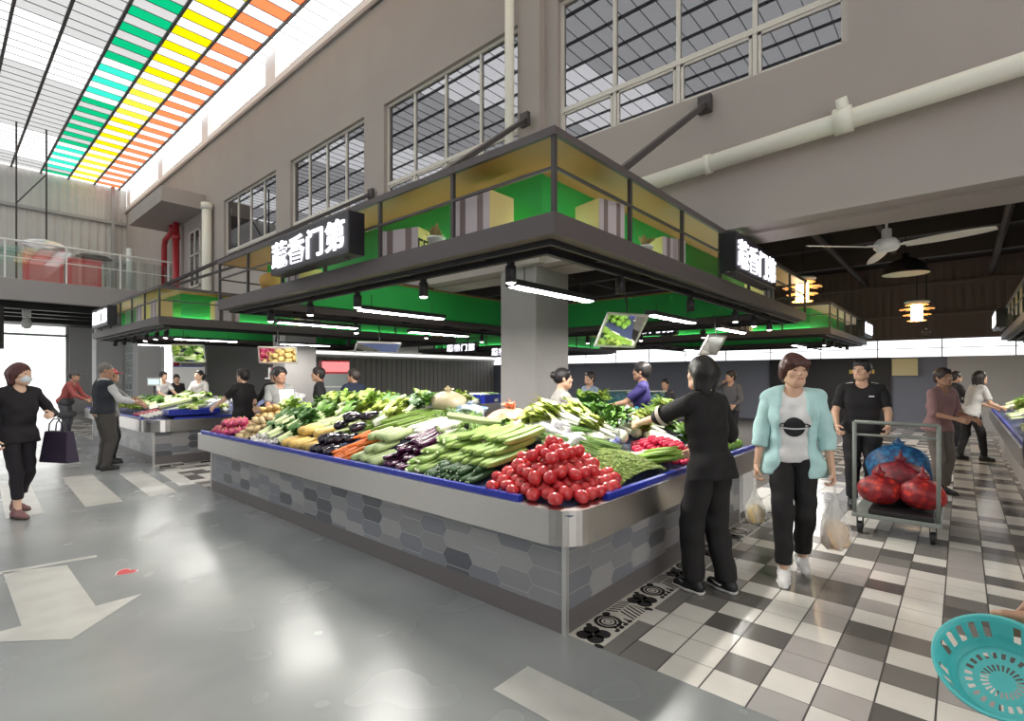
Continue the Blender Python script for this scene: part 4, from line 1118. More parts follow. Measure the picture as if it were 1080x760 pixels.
    if slv != 'none':
        for sx in (1,-1):
            e, w = arms[sx]; q = SDF(); gap = wide*.02
            if slv == 'short': c_ = sh[sx]+(e-sh[sx])*.78; q.cap(sh[sx], c_, (.058+gap)*s*b, (.056+gap)*s*b, k=.02); q.plane(c_-(e-sh[sx])*.02, e-sh[sx]); pl = None
            elif slv == 'elbow': q.cap(sh[sx], e, (.058+gap)*s*b, (.052+gap)*s, k=.02); c_ = e+(w-e)*.12; q.cap(e, c_, (.052+gap)*s, k=.02); q.plane(c_, w-e)
            else: c_ = e+(w-e)*.92; q.cap(sh[sx], e, (.057+gap)*s*b, (.049+gap)*s*b, k=.02); q.cap(e, c_, (.049+gap)*s, (.036+gap)*s, k=.02); q.plane(c_, w-e) if np.dot(w-e, e-sh[sx]) > -.02 else None
            tp.append((q, hb, .002))
    mesh_obj('shirt', sdf_mesh(tp, 'shirt', tm_), g)
    if vest:                                             # sleeveless open layer over the shirt
        q = torso(SDF(), .026, low=True); q.plane(T(0,0,vest[1]), RL @ np.array((0,0,-1.0))); q.plane(T(0,0,1.40), RL @ np.array((0,0,1.0)))
        q.cap(T(0,.02,1.36), T(0,.07,1.46), .06*s, .09*s, k=0, op='s')
        mesh_obj('vest', sdf_mesh([(q, hb, .002)], 'vest', mat('vest_%.3f' % vest[0][0], vest[0], .8)), g)
    # ---- trousers
    pc, cuff, fit = pants[:3]; pm_ = mat('trouser_%.3f_%.3f_%.3f' % pc, pc, .85, noise=.15, nscale=7, bump=.2, bscale=12)
    q = SDF(); q.cap(pel+A(-.07*b,-.005,-.02), pel+A(.07*b,-.005,-.02), (.101*b)*s, k=.04); q.cap(pel+A(-.055*b,-.040,-.03), pel+A(.055*b,-.040,-.03), (.080*b)*s, k=.04)
    q.cap(pel+A(-.055*b,0,.05), pel+A(.055*b,0,.05), .088*b*s, k=.04)
    tp = [(q, hb, .001)]
    for sx in (1,-1):
        hip, kn, an = legs[sx]; q2 = SDF()
        q2.cap(hip, kn, .092*s*b*min(fit,1.1), .070*s*fit, k=.03); q2.cap(kn, an+(an-kn)*.04, .070*s*fit, .054*s*fit*(1.15 if fit > 1.15 else .95), k=.02)
        q2.plane((0,0,cuff+lift[0 if sx > 0 else 1]*.8), (0,0,-1)); tp.append((q2, hb, .002))
    mesh_obj('trousers', sdf_mesh(tp, 'trousers', pm_), g)
    # ---- shoes
    for i, sx in enumerate((1,-1)):
        hip, kn, an = legs[sx]; up = lift[i]*s
        toe = A(ft_dir(sx)[0], ft_dir(sx)[1], 0)
        q = SDF(); z0 = up
        hz_ = an[2]-z0-.085*s
        ank2 = np.array((an[0],an[1],z0))
        q.cap(ank2+A(0,-.045,.045), ank2+A(0,.05,.045), .037*s, .038*s, k=.03); q.cap(ank2+toe*.5+A(0,.05,.035), ank2+toe+A(0,.135,.030), .037*s, .030*s, k=.03); q.cap(ank2+A(0,-.02,.06), ank2+A(0,-.015,.10), .040*s, .043*s, k=.03)
        q.plane((0,0,z0+.012), (0,0,-1))
        sm = mat('shoe_%.2f_%.2f' % shoes[:2], shoes, .5); o1 = mesh_obj('shoe', sdf_mesh([(q, hh if lod < 2 else .012, 0)], 'shoe', sm), g)
        q = SDF(); q.cap(ank2+A(0,-.045,.03), ank2+toe*.5+A(0,.05,.03), .041*s, .042*s, k=.03); q.cap(ank2+toe*.5+A(0,.05,.03), ank2+toe+A(0,.137,.03), .042*s, .035*s, k=.03)
        q.plane((0,0,z0+.022), (0,0,1)); q.plane((0,0,z0+.001), (0,0,-1))
        me = sdf_mesh([(q, hh*.7 if lod < 2 else .009, 0)], 'sole', m_sole if shoes[0] > -1 and 'sole' in extras else mat('sole_dark', (.05,.045,.04), .7))
        if me: mesh_obj('sole', me, o1)
    inf = dict(g=g, T=T, A=A, arms=arms, hands=hands, legs=legs, sh=sh, Hd=Hd, Rh=Rh, RL=RL, torso=torso, s=s, hb=hb, hh=hh, pel=pel, nb=nb, b=b)
    PEOPLE.append(inf); return inf
def ft_dir(sx): return (sx*.012, 0)
def W(inf, p): return inf['g'].matrix_basis @ Vector(p)

# -- shoppers and sellers
fw = person('woman in black with a face mask and dark tote bag walking at the left edge', .60, 7.55, -62, H=1.62, head=(-18,0), rh=(.24,.02,.86), lh=(-.16,.24,1.10,(-.8,-.5,-.6)),
       rf=(.07,.10), lf=(-.09,-.16), lift=(0,.03), top=((.012,.010,.014),'long',.80), pants=((.014,.010,.016),.20,.86), shoes=(.22,.10,.10), hair=('bob',(.10,.022,.022)), mask=True, lod=1, skin='c')
person('man in red shirt, cap and dark apron bending towards a far stall', 2.05, 15.9, -35, H=1.62, lean=22, head=(0,12), rh=(.12,.50,.95), lh=(-.12,.50,.95), top=((.42,.10,.09),'long',.86), pants=((.10,.10,.11),.10,1.0),
       hair=('cap',(.10,.09,.09)), lod=2, skin='b', vest=None)
bald = person('grey-haired man in dark vest and white sleeves at the second stall', 1.80, 10.25, 8, H=1.69, head=(20,-4), rh=(.14,.36,1.04), lh=(-.10,.40,1.08), top=((.62,.62,.63),'long',.90), vest=((.018,.022,.03),.88),
       pants=((.075,.068,.062),.06,1.12), shoes=(.03,.025,.02), hair=('buzz',(.24,.215,.20)), lod=1, skin='b', build=1.08)
person('woman in red cap and grey jacket beside the man in the vest', 2.02, 10.95, -8, H=1.60, head=(-5,8), rh=(.12,.42,1.02), lh=(-.12,.40,1.05), top=((.20,.20,.20),'long',.82), pants=((.03,.03,.035),.1,1.0),
       hair=('cap',(.45,.02,.03)), lod=1, skin='b')
person('dark-haired seller in white T-shirt behind the second stall', *ray(168,13.0)[:2], -60, H=1.6, lean=14, head=(10,12), rh=(.15,.45,1.0), lh=(-.15,.48,.98), top=((.62,.61,.60),'short',.86), hair=('short',(.02,.016,.016)), lod=2)
person('person in black seated low behind the second stall', *ray(186,13.9)[:2], -80, H=1.52, head=(15,0), top=((.02,.02,.022),'long',.86), hair=('short',(.02,.016,.016)), lod=2)
person('seller woman in white with long tied hair inside the second stall', *ray(213,12.1)[:2], -150, H=1.62, lean=10, head=(0,14), rh=(.15,.42,1.0), lh=(-.2,.35,.98), top=((.60,.58,.56),'short',.86), hair=('ponytail',(.02,.017,.017)), lod=2, skin='c')
person('short-haired shopper in black, back turned, left of the near stall', 3.42, 9.0, 118, H=1.60, head=(0,6), rh=(.22,.2,.95), lh=(-.20,.42,1.0), top=((.014,.012,.014),'short',.80), pants=((.02,.02,.02),.1,1.0), hair=('short',(.02,.014,.014)), lod=1, skin='c', build=1.1)
person('brown-haired shopper in black between two dark figures', 4.05, 9.25, 95, H=1.60, head=(15,10), rh=(.18,.4,1.0), lh=(-.18,.4,1.0), top=((.018,.015,.016),'long',.84), hair=('short',(.16,.06,.04)), lod=2)
person('shopper in dark jacket and shiny helmet behind the grey T-shirt seller', 3.93, 8.6, 160, H=1.62, lean=10, head=(10,10), rh=(.18,.38,.98), lh=(-.18,.38,.98), top=((.03,.03,.034),'long',.80), hair=('helmet',(.025,.025,.03)), lod=2)
person('seller in grey T-shirt holding a white paper at the end of the near stall', 3.50, 7.82, -95, H=1.60, head=(-12,6), rh=(.10,.30,1.10), lh=(-.08,.30,1.08), top=((.33,.34,.33),'short',.86), hair=('short',(.02,.016,.016)), lod=1, skin='b')
person('man in black jacket seen from the side beside a red drinks fridge', 4.36, 8.15, 150, H=1.63, lean=6, head=(0,8), rh=(.2,.12,.95), lh=(-.2,.2,.95), top=((.014,.013,.015),'long',.80), hair=('short',(.03,.022,.02)), lod=1, skin='b')
person('stout man in navy T-shirt, back turned, behind the near stall', 4.83, 7.92, 100, H=1.60, head=(-25,4), rh=(.25,.25,.95), lh=(-.25,.25,.95), top=((.015,.022,.05),'short',.80), hair=('short',(.045,.03,.025)), lod=1, skin='b', build=1.12)
vend = person('seller woman in pale grey blouse with dark tied hair inside the near stall', 4.50, 3.32, -38, H=1.57, lean=8, head=(4,8), rh=(.12,.44,1.07), lh=(-.12,.46,1.06), top=((.40,.38,.355),'elbow',.84), hair=('bun',(.014,.012,.014)), lod=0, skin='a', wide=.3, bust=.7)
person('man in violet-blue T-shirt reaching left inside the near stall', 6.05, 3.1, 118, H=1.66, head=(15,6), rh=(.22,.34,1.05), lh=(-.16,.44,1.10), top=((.030,.022,.135),'short',.82), hair=('short',(.02,.016,.016)), lod=0, skin='b', build=1.03)
person('person in light blue shirt half hidden behind the seller woman', *ray(622,9.0)[:2], 160, H=1.55, head=(0,8), rh=(.18,.35,1.0), lh=(-.18,.35,1.0), top=((.30,.38,.50),'short',.84), hair=('short',(.03,.02,.02)), lod=2)
person('person in grey hoodie holding a hand to the face in the dark hall', *ray(771,10.2)[:2], 170, H=1.58, head=(30,4), rh=(.10,.16,1.42,(.8,.1,-.6)), lh=(-.2,.25,.95), top=((.13,.13,.14),'long',.84), hair=('short',(.02,.016,.016)), lod=2, skin='a')
person('dark-haired person low in the distance left of the woman in black', *ray(702,10.5)[:2], 175, H=1.42, head=(0,5), top=((.05,.05,.06),'long',.86), hair=('short',(.02,.016,.016)), lod=2)
blk = person('woman in black shirt and wide trousers reaching over the near counter', 3.57, 1.31, 74, H=1.62, lean=7, head=(-2,8), lh=(-.13,.62,1.13,(-.7,.0,-.7)), rh=(.20,.24,.97,(.7,-.5,-.5)), rf=(.10,-.06), lf=(-.10,.06),
       top=((.010,.009,.010),'elbow',.80), pants=((.012,.011,.012),.09,1.22), shoes=(.015,.015,.017), hair=('bob',(.012,.009,.009)), lod=0, skin='c', extras=('sole',), wide=.5, curl=.7)
teal = person('woman in white planet T-shirt and open aqua cardigan carrying two bags', 4.27, .95, 197, H=1.64, head=(-22,2), rh=(.25,.03,.80), lh=(-.25,.05,.80), rf=(.07,.16), lf=(-.07,-.12), lift=(0,.03),
       top=((.74,.73,.73),'short',.86), pants=((.010,.009,.010),.13,1.05), shoes=(.72,.71,.70), hair=('fluffy',(.085,.022,.018)), lod=0, skin='a', extras=('sole',), curl=1.0, bust=.8, build=.94)
polo = person('man in black polo shirt with white shoulder stripes behind the trolley', 7.05, .86, 190, H=1.66, head=(25,12), rh=(.24,.22,.92), lh=(-.22,.25,.92), top=((.012,.011,.013),'short',.84), pants=((.014,.013,.016),.1,1.1), hair=('short',(.014,.012,.012)), lod=0, skin='a', build=1.08)
person('blurred person in dusty pink shirt beyond the trolley', 8.45, .22, 235, H=1.58, lean=6, head=(10,8), rh=(.16,.34,1.02), lh=(-.20,.30,1.0), top=((.38,.22,.22),'elbow',.84), pants=((.20,.17,.15),.1,1.05), hair=('short',(.06,.04,.04)), lod=1, skin='b')
person('shopper in white T-shirt and black trousers at the right-hand counter', 12.2, -.12, -62, H=1.58, lean=16, head=(0,14), rh=(.12,.42,.98), lh=(-.12,.42,.98), rf=(.10,.16), lf=(-.08,-.14), top=((.55,.54,.53),'short',.82), pants=((.012,.011,.012),.08,.95), hair=('long',(.025,.018,.016)), lod=1)
person('dark-clad person just behind the shopper in white at right', 13.3, .15, -60, H=1.58, lean=8, head=(0,10), rh=(.15,.4,1.0), lh=(-.15,.4,1.0), top=((.03,.026,.03),'long',.82), hair=('short',(.03,.02,.02)), lod=2)
rp = ray(1175, 1.32); tw = ray(1098, 1.38); _d = (tw[0]-rp[0], tw[1]-rp[1]); _h = R(118)
lw_ = ((_d[0]*math.sin(_h)-_d[1]*math.cos(_h))*1.65/1.62, (_d[0]*math.cos(_h)+_d[1]*math.sin(_h))*1.65/1.62, .868, (-.6,-.5,-.6))
hold = person('person cut off at the right edge holding an aqua plastic basket', rp[0], rp[1], 118, H=1.62, lean=4, head=(0,20), lh=lw_, rh=(.26,.0,.8), top=((.03,.025,.03),'elbow',.84), pants=((.012,.011,.012),.1,1.0), lod=0, skin='b', curl=1.0)

# -- open aqua cardigan, planet print, bags ---------------------------------
m_aqua = mat('aqua_cardigan', (.46,.70,.70), .85, noise=.12, nscale=10, bump=.25, bscale=20)
i = teal; T_, A_, s = i['T'], i['A'], i['s']
q = i['torso'](SDF(), .027); q.cap(T_(-.10,-.02,.80), T_(.10,-.02,.80), .135*s, k=.06); q.plane(T_(0,0,.76), (0,0,-1)); q.cap(T_(0,.13,1.45), T_(0,.16,.66), .092*s, .120*s, k=0, op='s'); q.cap(T_(0,.06,1.42), T_(0,.12,1.35), .08*s, .09*s, k=0, op='s')
tp = [(q, .012, .003)]
for sx in (1,-1):
    e, w_ = i['arms'][sx]; q = SDF(); c_ = e+(w_-e)*.45; q.cap(i['sh'][sx]+np.array((0,0,-.012)), e, .068*s, .063*s, k=.02).cap(e, c_, .063*s, .057*s, k=.02); q.plane(c_-(w_-e)*.02, w_-e); tp.append((q, .012, .002))
mesh_obj('cardigan', sdf_mesh(tp, 'cardigan', m_aqua), i['g'])
# planet print follows the chest of the shirt
def decal(inf, shirt, pts2d, m, name, zc, off=.002, tess=1):
    me = shirt.data; bv = BVHTree.FromPolygons([v.co for v in me.vertices], [p.vertices[:] for p in me.polygons])
    vs = []
    for x_, z_ in pts2d:
        h_ = bv.ray_cast(Vector((x_, 1.0, zc+z_)), Vector((0,-1,0))); vs.append((x_, (h_[0].y if h_[0] is not None else .13)+off, zc+z_))
    return vs
sh_o = [c_ for c_ in i['g'].children if c_.name.startswith('shirt')][0]
def decal_grid(inf, shirt, fx, nu, nv, m, name, zc, off):
    pts = [fx(u/nu, v/nv) for v in range(nv+1) for u in range(nu+1)]
    vs = decal(inf, shirt, pts, m, name, zc, off)
    return MB().add(vs, [(v*(nu+1)+u, v*(nu+1)+u+1, (v+1)*(nu+1)+u+1, (v+1)*(nu+1)+u) for v in range(nv) for u in range(nu)]).build(name, m, inf['g'], smooth=True)
ZP = 1.13*s
decal_grid(teal, sh_o, lambda u,v: (.072*v*math.cos(2*math.pi*u), .072*v*math.sin(2*math.pi*u)+.0), 28, 5, mat('print_black', (.015,.016,.02), .8), 'planet_print', ZP, .003)
def ringf(u, v): a = 2*math.pi*u; r1 = 1-.14*v; return (.105*r1*math.cos(a), .026*r1*(1 if v == 0 else .72)*math.sin(a)+.010*math.cos(a)*.0+.012)
decal_grid(teal, sh_o, ringf, 40, 1, mat('print_black', (.015,.016,.02), .8), 'planet_ring_print', ZP, .0042)
decal_grid(teal, sh_o, lambda u,v: (-.088+.176*u, -.004-.010*v-.010*math.sin(math.pi*u)+.006), 16, 1, mat('print_white', (.75,.75,.75), .8), 'planet_band_print', ZP, .0055)
m_bag = mat('thin_plastic_bag', (.88,.88,.86), .25, alpha=.30, bump=.5, bscale=25)
m_bagw = mat('white_plastic_bag', (.80,.80,.82), .35, trans=.25)
def bag(name, top, h_, w_, m_in, label, in_name='contents', fill=.5):
    g = empty(name, top); tag(g, label, 'bag')
    n = 18; vs = []; prof = [(0.02,0),(.10,-.12),(.16,-.25),(.38,-.42),(.50,-.62),(.52,-.80),(.40,-.95),(.15,-1.0)]
    rb = random.Random(int(h_*1000))
    for r_, z_ in prof:
        for k in range(n):
            a = 2*math.pi*k/n; rr = r_*w_*(1+.16*math.sin(5*a+z_*6)+.09*rb.uniform(-1,1)); vs.append((rr*math.cos(a), rr*.75*math.sin(a), z_*h_))
    fs = [(j*n+k, j*n+(k+1)%n, (j+1)*n+(k+1)%n, (j+1)*n+k) for j in range(len(prof)-1) for k in range(n)]
    MB().add(vs, fs).build('sack', m_bag, g, smooth=True)
    hd_ = MB()
    for sx in (-1,1): hd_.tube([(sx*.02,0,-.14*h_),(sx*.028,0,.0),(sx*.018,0,.03),(0,0,.045)], .006, 6)
    hd_.build('handle', m_bag, g, smooth=True)
    blob(in_name, (0,0,-h_*(1-fill*.5)), w_*.46, m_in, None, None, 4, (1,.72,.9*fill*h_/w_/.84), g, amp=.35)
    return g
m_nood = mat('pale_noodles', (.66,.50,.22), .7, noise=.3, nscale=40); m_dough = mat('pale_buns', (.72,.52,.34), .7, noise=.2, nscale=20)
for sx, nm, h_, w_, mi, lb in ((1,'plastic_bag',.30,.17,m_nood,'small clear bag of yellow food in the right hand of the woman in aqua'),(-1,'plastic_bag',.42,.24,m_dough,'larger clear bag with cream contents in the left hand of the woman in aqua')):
    w0, f, pn, sd = teal['hands'][sx]; p = w0+f*.12*s; bag(nm, W(teal, p)+Vector((0,0,-.035)), h_, w_, mi, lb)
# tote bag on the masked woman's arm
e, w0 = fw['arms'][-1]; p = e+(w0-e)*.72+np.array((-.04,.05,0)); g = empty('tote_bag', W(fw, p)+Vector((0,0,-.07)), R(-62)); tag(g, 'dark violet tote bag hanging from the masked woman\'s arm', 'bag')
m_tote = mat('tote_violet_black', (.022,.012,.035), .7)
b = MB(); b.add([(-.16,-.04,-.12),(.16,-.04,-.12),(.16,.04,-.12),(-.16,.04,-.12),(-.20,-.07,-.46),(.20,-.07,-.46),(.20,.07,-.46),(-.20,.07,-.46)], [(0,1,2,3),(7,6,5,4),(0,4,5,1),(1,5,6,2),(2,6,7,3),(3,7,4,0)]); b.build('bag_body', m_tote, g, bevel=.012)
for yy in (-.035,.035): MB().tube([(-.10,yy,-.12),(-.09,yy,-.04),(-.03,yy,.02),(.03,yy,.02),(.09,yy,-.04),(.10,yy,-.12)], .007, 6).build('strap', m_tote, g, smooth=True)
# white sleeve band, shoe tick of the woman in black
e, w0 = blk['arms'][-1]; sh_ = blk['sh'][-1]; a_ = sh_+(e-sh_)*.80; b2_ = sh_+(e-sh_)*.92
MB().tube([a_, b2_], .080*blk['s'], 20, caps=False).build('sleeve_band', mat('band_cream', (.62,.56,.48), .8), blk['g'], smooth=True)
for sx in (1,-1):
    an = blk['legs'][sx][2]; x_ = an[0] + .0405*blk['s']; z_ = .045
    pts = [(-.045,.012),(-.02,-.006),(.0,-.012),(.03,-.004),(.085,.026),(.03,.008),(.0,.002),(-.025,.008)]
    for sg in (1,-1):
        xx = an[0]+sg*.0415*blk['s']; q = [(xx, an[1]+.03+yy*.9, z_+zz*.9+.004) for yy, zz in pts]
        MB().add(q, [tuple(range(8)) if sg < 0 else tuple(range(8))[::-1]]).build('shoe_tick', m_sole, blk['g'])
# white stripes on the polo shoulders, small chest mark
for sx in (1,-1):
    for k in range(3):
        a_ = polo['T'](sx*(.085+.0), -.01+.030*(k-1), 1.412); b2_ = polo['T'](sx*.20, -.005+.030*(k-1), 1.372)
        MB().tube([a_, (a_*.5+b2_*.5)+np.array((0,0,.008)), b2_], .008, 6).build('shoulder_stripe', m_sole, polo['g'])
MB().box(-.11,-.06,.118,.122,1.26,1.275).build('chest_mark', m_sole, polo['g'])
# paper held by the seller in the grey T-shirt
i = [p_ for p_ in PEOPLE if p_['g']['label'].startswith('seller in grey')][0]
w0 = i['hands'][1][0]; c0 = W(i, w0+np.array((-.08,.07,.10))); g = MB().box(-.10,.10,-.003,.003,-.13,.13).build('paper_sheet', mat('paper', (.8,.78,.74), .8), loc=c0); g.rotation_euler = (R(-18),0,R(-8)); tag(g, 'white paper sheet held up by the grey T-shirt seller', 'paper')
# apron of the bending man
i = PEOPLE[1]; q = SDF(); q.cap(i['pel']+i['A'](-.08,.04,-.02), i['pel']+i['A'](.08,.04,-.02), .115, k=.05).cap(i['pel']+i['A'](-.10,.05,-.35), i['pel']+i['A'](.10,.05,-.35), .13, k=.08); q.plane((0,0,.52), (0,0,-1))
mesh_obj('apron', sdf_mesh([(q, .016, .003)], 'apron', mat('apron_dark', (.055,.055,.062), .8)), i['g'])

# -- aqua basket --------------------------------------------------------
m_bask = mat('aqua_basket', (.10,.62,.62), .35, trans=.15)
w0, f, pn, sd = hold['hands'][-1]; hp = W(hold, w0+f*.10)
bc = Vector(ray(1054, 1.36, .715)); g = empty('plastic_basket', bc); tag(g, 'aqua plastic basket with slotted sides at the right edge', 'basket')
vd = (bc - Vector((0,0,EYE))).normalized()
ax_ = (Vector((0,0,1))*.55 - vd*.75 + Vector((RT[0],RT[1],0))*-.15).normalized(); g.rotation_mode = 'QUATERNION'; g.rotation_quaternion = ax_.to_track_quat('Z','Y')
n = 48; vs = []; prof = [(.09,-.07),(.10,-.062),(.112,-.045),(.118,-.015),(.125,.015),(.130,.03),(.138,.034),(.138,.024),(.128,.02),(.121,-.012),(.108,-.052),(.094,-.064)]
bk = MB(); rb = random.Random(2); N = len(prof)
for r_, z_ in prof:
    for k in range(n): a = 2*math.pi*k/n; vs.append((r_*math.cos(a), r_*math.sin(a), z_))
fs = []
for j in range(N-1):
    for k in range(n):
        if j in (2,3) and k % 2 == 0 and k % 12 not in (0,): continue
        if j in (8,9) and k % 2 == 0 and k % 12 not in (0,): continue
        fs.append((j*n+k, j*n+(k+1)%n, (j+1)*n+(k+1)%n, (j+1)*n+k))
bk.add(vs, fs); bk.build('bowl', m_bask, g, smooth=True)
bt = MB(); vs = []
rings_ = [.094, .078, .062, .045, .028, .012]
for r_ in rings_:
    for k in range(n): a = 2*math.pi*k/n; vs.append((r_*math.cos(a), r_*math.sin(a), -.066))
fs = []
for j in range(len(rings_)-1):
    for k in range(n):
        if j in (1,3) and k % 2 == 0: continue
        fs.append((j*n+k, j*n+(k+1)%n, (j+1)*n+(k+1)%n, (j+1)*n+k))
fs.append(tuple((len(rings_)-1)*n+k for k in range(n)))
bt.add(vs, fs).build('slotted_bottom', m_bask, g)

# -- trolley with sacks ---------------------------------------------------
m_tr = mat('trolley_green_grey', (.20,.22,.20), .5)
g = empty('trolley', (5.82,.46,0)); tag(g, 'flat grey-green trolley with an upright tube frame in the tiled aisle', 'trolley')
MB().box(-.02,.92,-.33,.33,.16,.20).build('platform', m_tr, g, bevel=.008)
MB().box(.0,.80,-.28,.20,.20,.245).build('dark_board', m_black, g, bevel=.006)
for yy in (-.31,.31): MB().tube([(.02,yy,.2),(.02,yy,1.06)], .017, 10).build('upright', m_tr, g, smooth=True)
for zz, rr in ((1.06,.017),(.94,.012)): MB().tube([(.02,-.31,zz),(.02,.31,zz)], rr, 10).build('crossbar', m_tr, g, smooth=True)
for xx in (.06,.82):
    for yy in (-.27,.27):
        c_ = MB().tube([(xx,yy-.018,.055),(xx,yy+.018,.055)], .055, 16).build('wheel', m_black, g)
        MB().box(xx-.03,xx+.03,yy-.026,yy-.020,.05,.16).box(xx-.03,xx+.03,yy+.020,yy+.026,.05,.16).build('fork', m_dark, c_)
def net_mat(name, c1, c2, sc):
    if name in MATS: return MATS[name]
    m = mat(name, c1, .5); nt = m.node_tree; b = nt.nodes['Principled BSDF']; t = nt.nodes.new('ShaderNodeTexCoord'); v = nt.nodes.new('ShaderNodeTexVoronoi'); v.inputs['Scale'].default_value = sc
    r_ = nt.nodes.new('ShaderNodeValToRGB'); r_.color_ramp.elements[0].color = (*c1,1); r_.color_ramp.elements[1].color = (*c2,1); r_.color_ramp.elements[1].position = .6
    nt.links.new(t.outputs['Object'], v.inputs['Vector']); nt.links.new(v.outputs['Distance'], r_.inputs['Fac']); nt.links.new(r_.outputs['Color'], b.inputs['Base Color'])
    bp = nt.nodes.new('ShaderNodeBump'); bp.inputs['Strength'].default_value = .5; nt.links.new(v.outputs['Distance'], bp.inputs['Height']); nt.links.new(bp.outputs['Normal'], b.inputs['Normal']); return m
m_rednet = net_mat('red_net', (.75,.05,.02), (.22,.012,.02), 18); m_bluenet = net_mat('blue_net', (.02,.20,.40), (.01,.05,.14), 20)
def sack(c, r_, sq, m, label, seed, tie=True):
    g = empty('net_sack', c); tag(g, label, 'sack')
    blob('sack_body', (0,0,r_*sq[2]*1.10), r_, m, None, None, seed, sq, g, amp=.10, res=18)
    if tie: MB().lathe([(.03,0),(.055,.05),(.02,.07),(.0,.14)], 10, c=(0,0,r_*sq[2]*2.0)).build('tied_neck', m, g, smooth=True)
sack((6.08,.60,.245), .16, (1.1,1.15,.85), m_rednet, 'red net sack at the picture-left front of the trolley', 3)
sack((6.08,.27,.245), .17, (1.1,1.05,.82), m_rednet, 'red net sack of orange vegetables at the right front of the trolley', 8)
sack((6.42,.46,.245), .19, (1.0,1.25,1.0), net_mat('dark_red_net', (.38,.02,.03), (.12,.008,.015), 18), 'dark red net sack on top behind the two front sacks', 5)
sack((6.74,.50,.20), .22, (.9,1.3,1.25), m_bluenet, 'blue net sack at the back of the trolley', 9)
# ================================================================== GOODS
rv = random.Random(21)
SL = math.atan(.26/1.25)
def spline_tube(pts, rad, n=12, ridges=0, ridge=.0, squash=1.0):
    """closed smooth tube with rounded ends, as one mesh; radii per point"""
    b = MB(); b.tube(pts, rad, n)
    if ridges:
        P0 = [Vector(p) for p in pts]
        for i in range(len(pts)):
            for k in range(n):
                v = Vector(b.v[i*n+k]); f = 1 + ridge*math.cos(2*math.pi*k*ridges/n); b.v[i*n+k] = tuple(P0[i] + (v-P0[i])*f)
    return b
def veg_tube(L, r, bend=0, taper=(.2,.75,1,1,1,.95,.7,.15), n=12, ridges=0, ridge=0):
    m = len(taper); pts = []
    pos = [0, .04, .13, .35, .6, .85, .96, 1.0] if m == 8 else [i/(m-1) for i in range(m)]
    for i in range(m):
        t_ = pos[i]; pts.append((L*(t_-.5), 0, bend*(4*(t_-.5)**2)))
    return spline_tube(pts, [r*q for q in taper], n, ridges, ridge)
def ball(r, sz=1.0, lob=0, la=.0, n=14, m=9, dent=.0):
    vs = []; fs = []
    for j in range(m+1):
        th = math.pi*j/m
        for k in range(n):
            a = 2*math.pi*k/n; q = r*(1+la*math.cos(lob*a)*math.sin(th)**2)
            z = r*sz*math.cos(th) - (dent*r*math.exp(-(th/.45)**2))
            vs.append((q*math.sin(th)*math.cos(a), q*math.sin(th)*math.sin(a), z))
    for j in range(m):
        for k in range(n): fs.append((j*n+k, (j+1)*n+k, (j+1)*n+(k+1)%n, j*n+(k+1)%n))
    return MB().add(vs, fs)
def leaf(b, p, d, L, wd, up=.3, curl=.4, seg=4, ruff=.0, rr=rv):
    """one curved leaf from p along direction d"""
    d = Vector(d).normalized(); s2 = d.cross(Vector((0,0,1)))
    s2 = s2.normalized() if s2.length > .05 else Vector((1,0,0)); nn = s2.cross(d)
    vs = []; cur = Vector(p); ang = up
    for i in range(seg+1):
        t_ = i/seg; w_ = wd*math.sin(math.pi*min(.97, .12+.83*t_))**.8
        q = math.sin(i*2.3+L*90)*ruff
        vs += [cur - s2*w_ + nn*(w_*.3+q), cur + nn*q*.3, cur + s2*w_ + nn*(w_*.3-q)]
        ang -= curl/seg; cur = cur + (d*math.cos(ang)+nn*math.sin(ang))*(L/seg)
    fs = []
    for i in range(seg):
        o_ = 3*i; fs += [(o_,o_+1,o_+4,o_+3),(o_+1,o_+2,o_+5,o_+4)]
    b.add(vs, fs)
def rvec(sp): return (rv.uniform(-sp,sp), rv.uniform(-sp,sp), rv.uniform(0,sp))
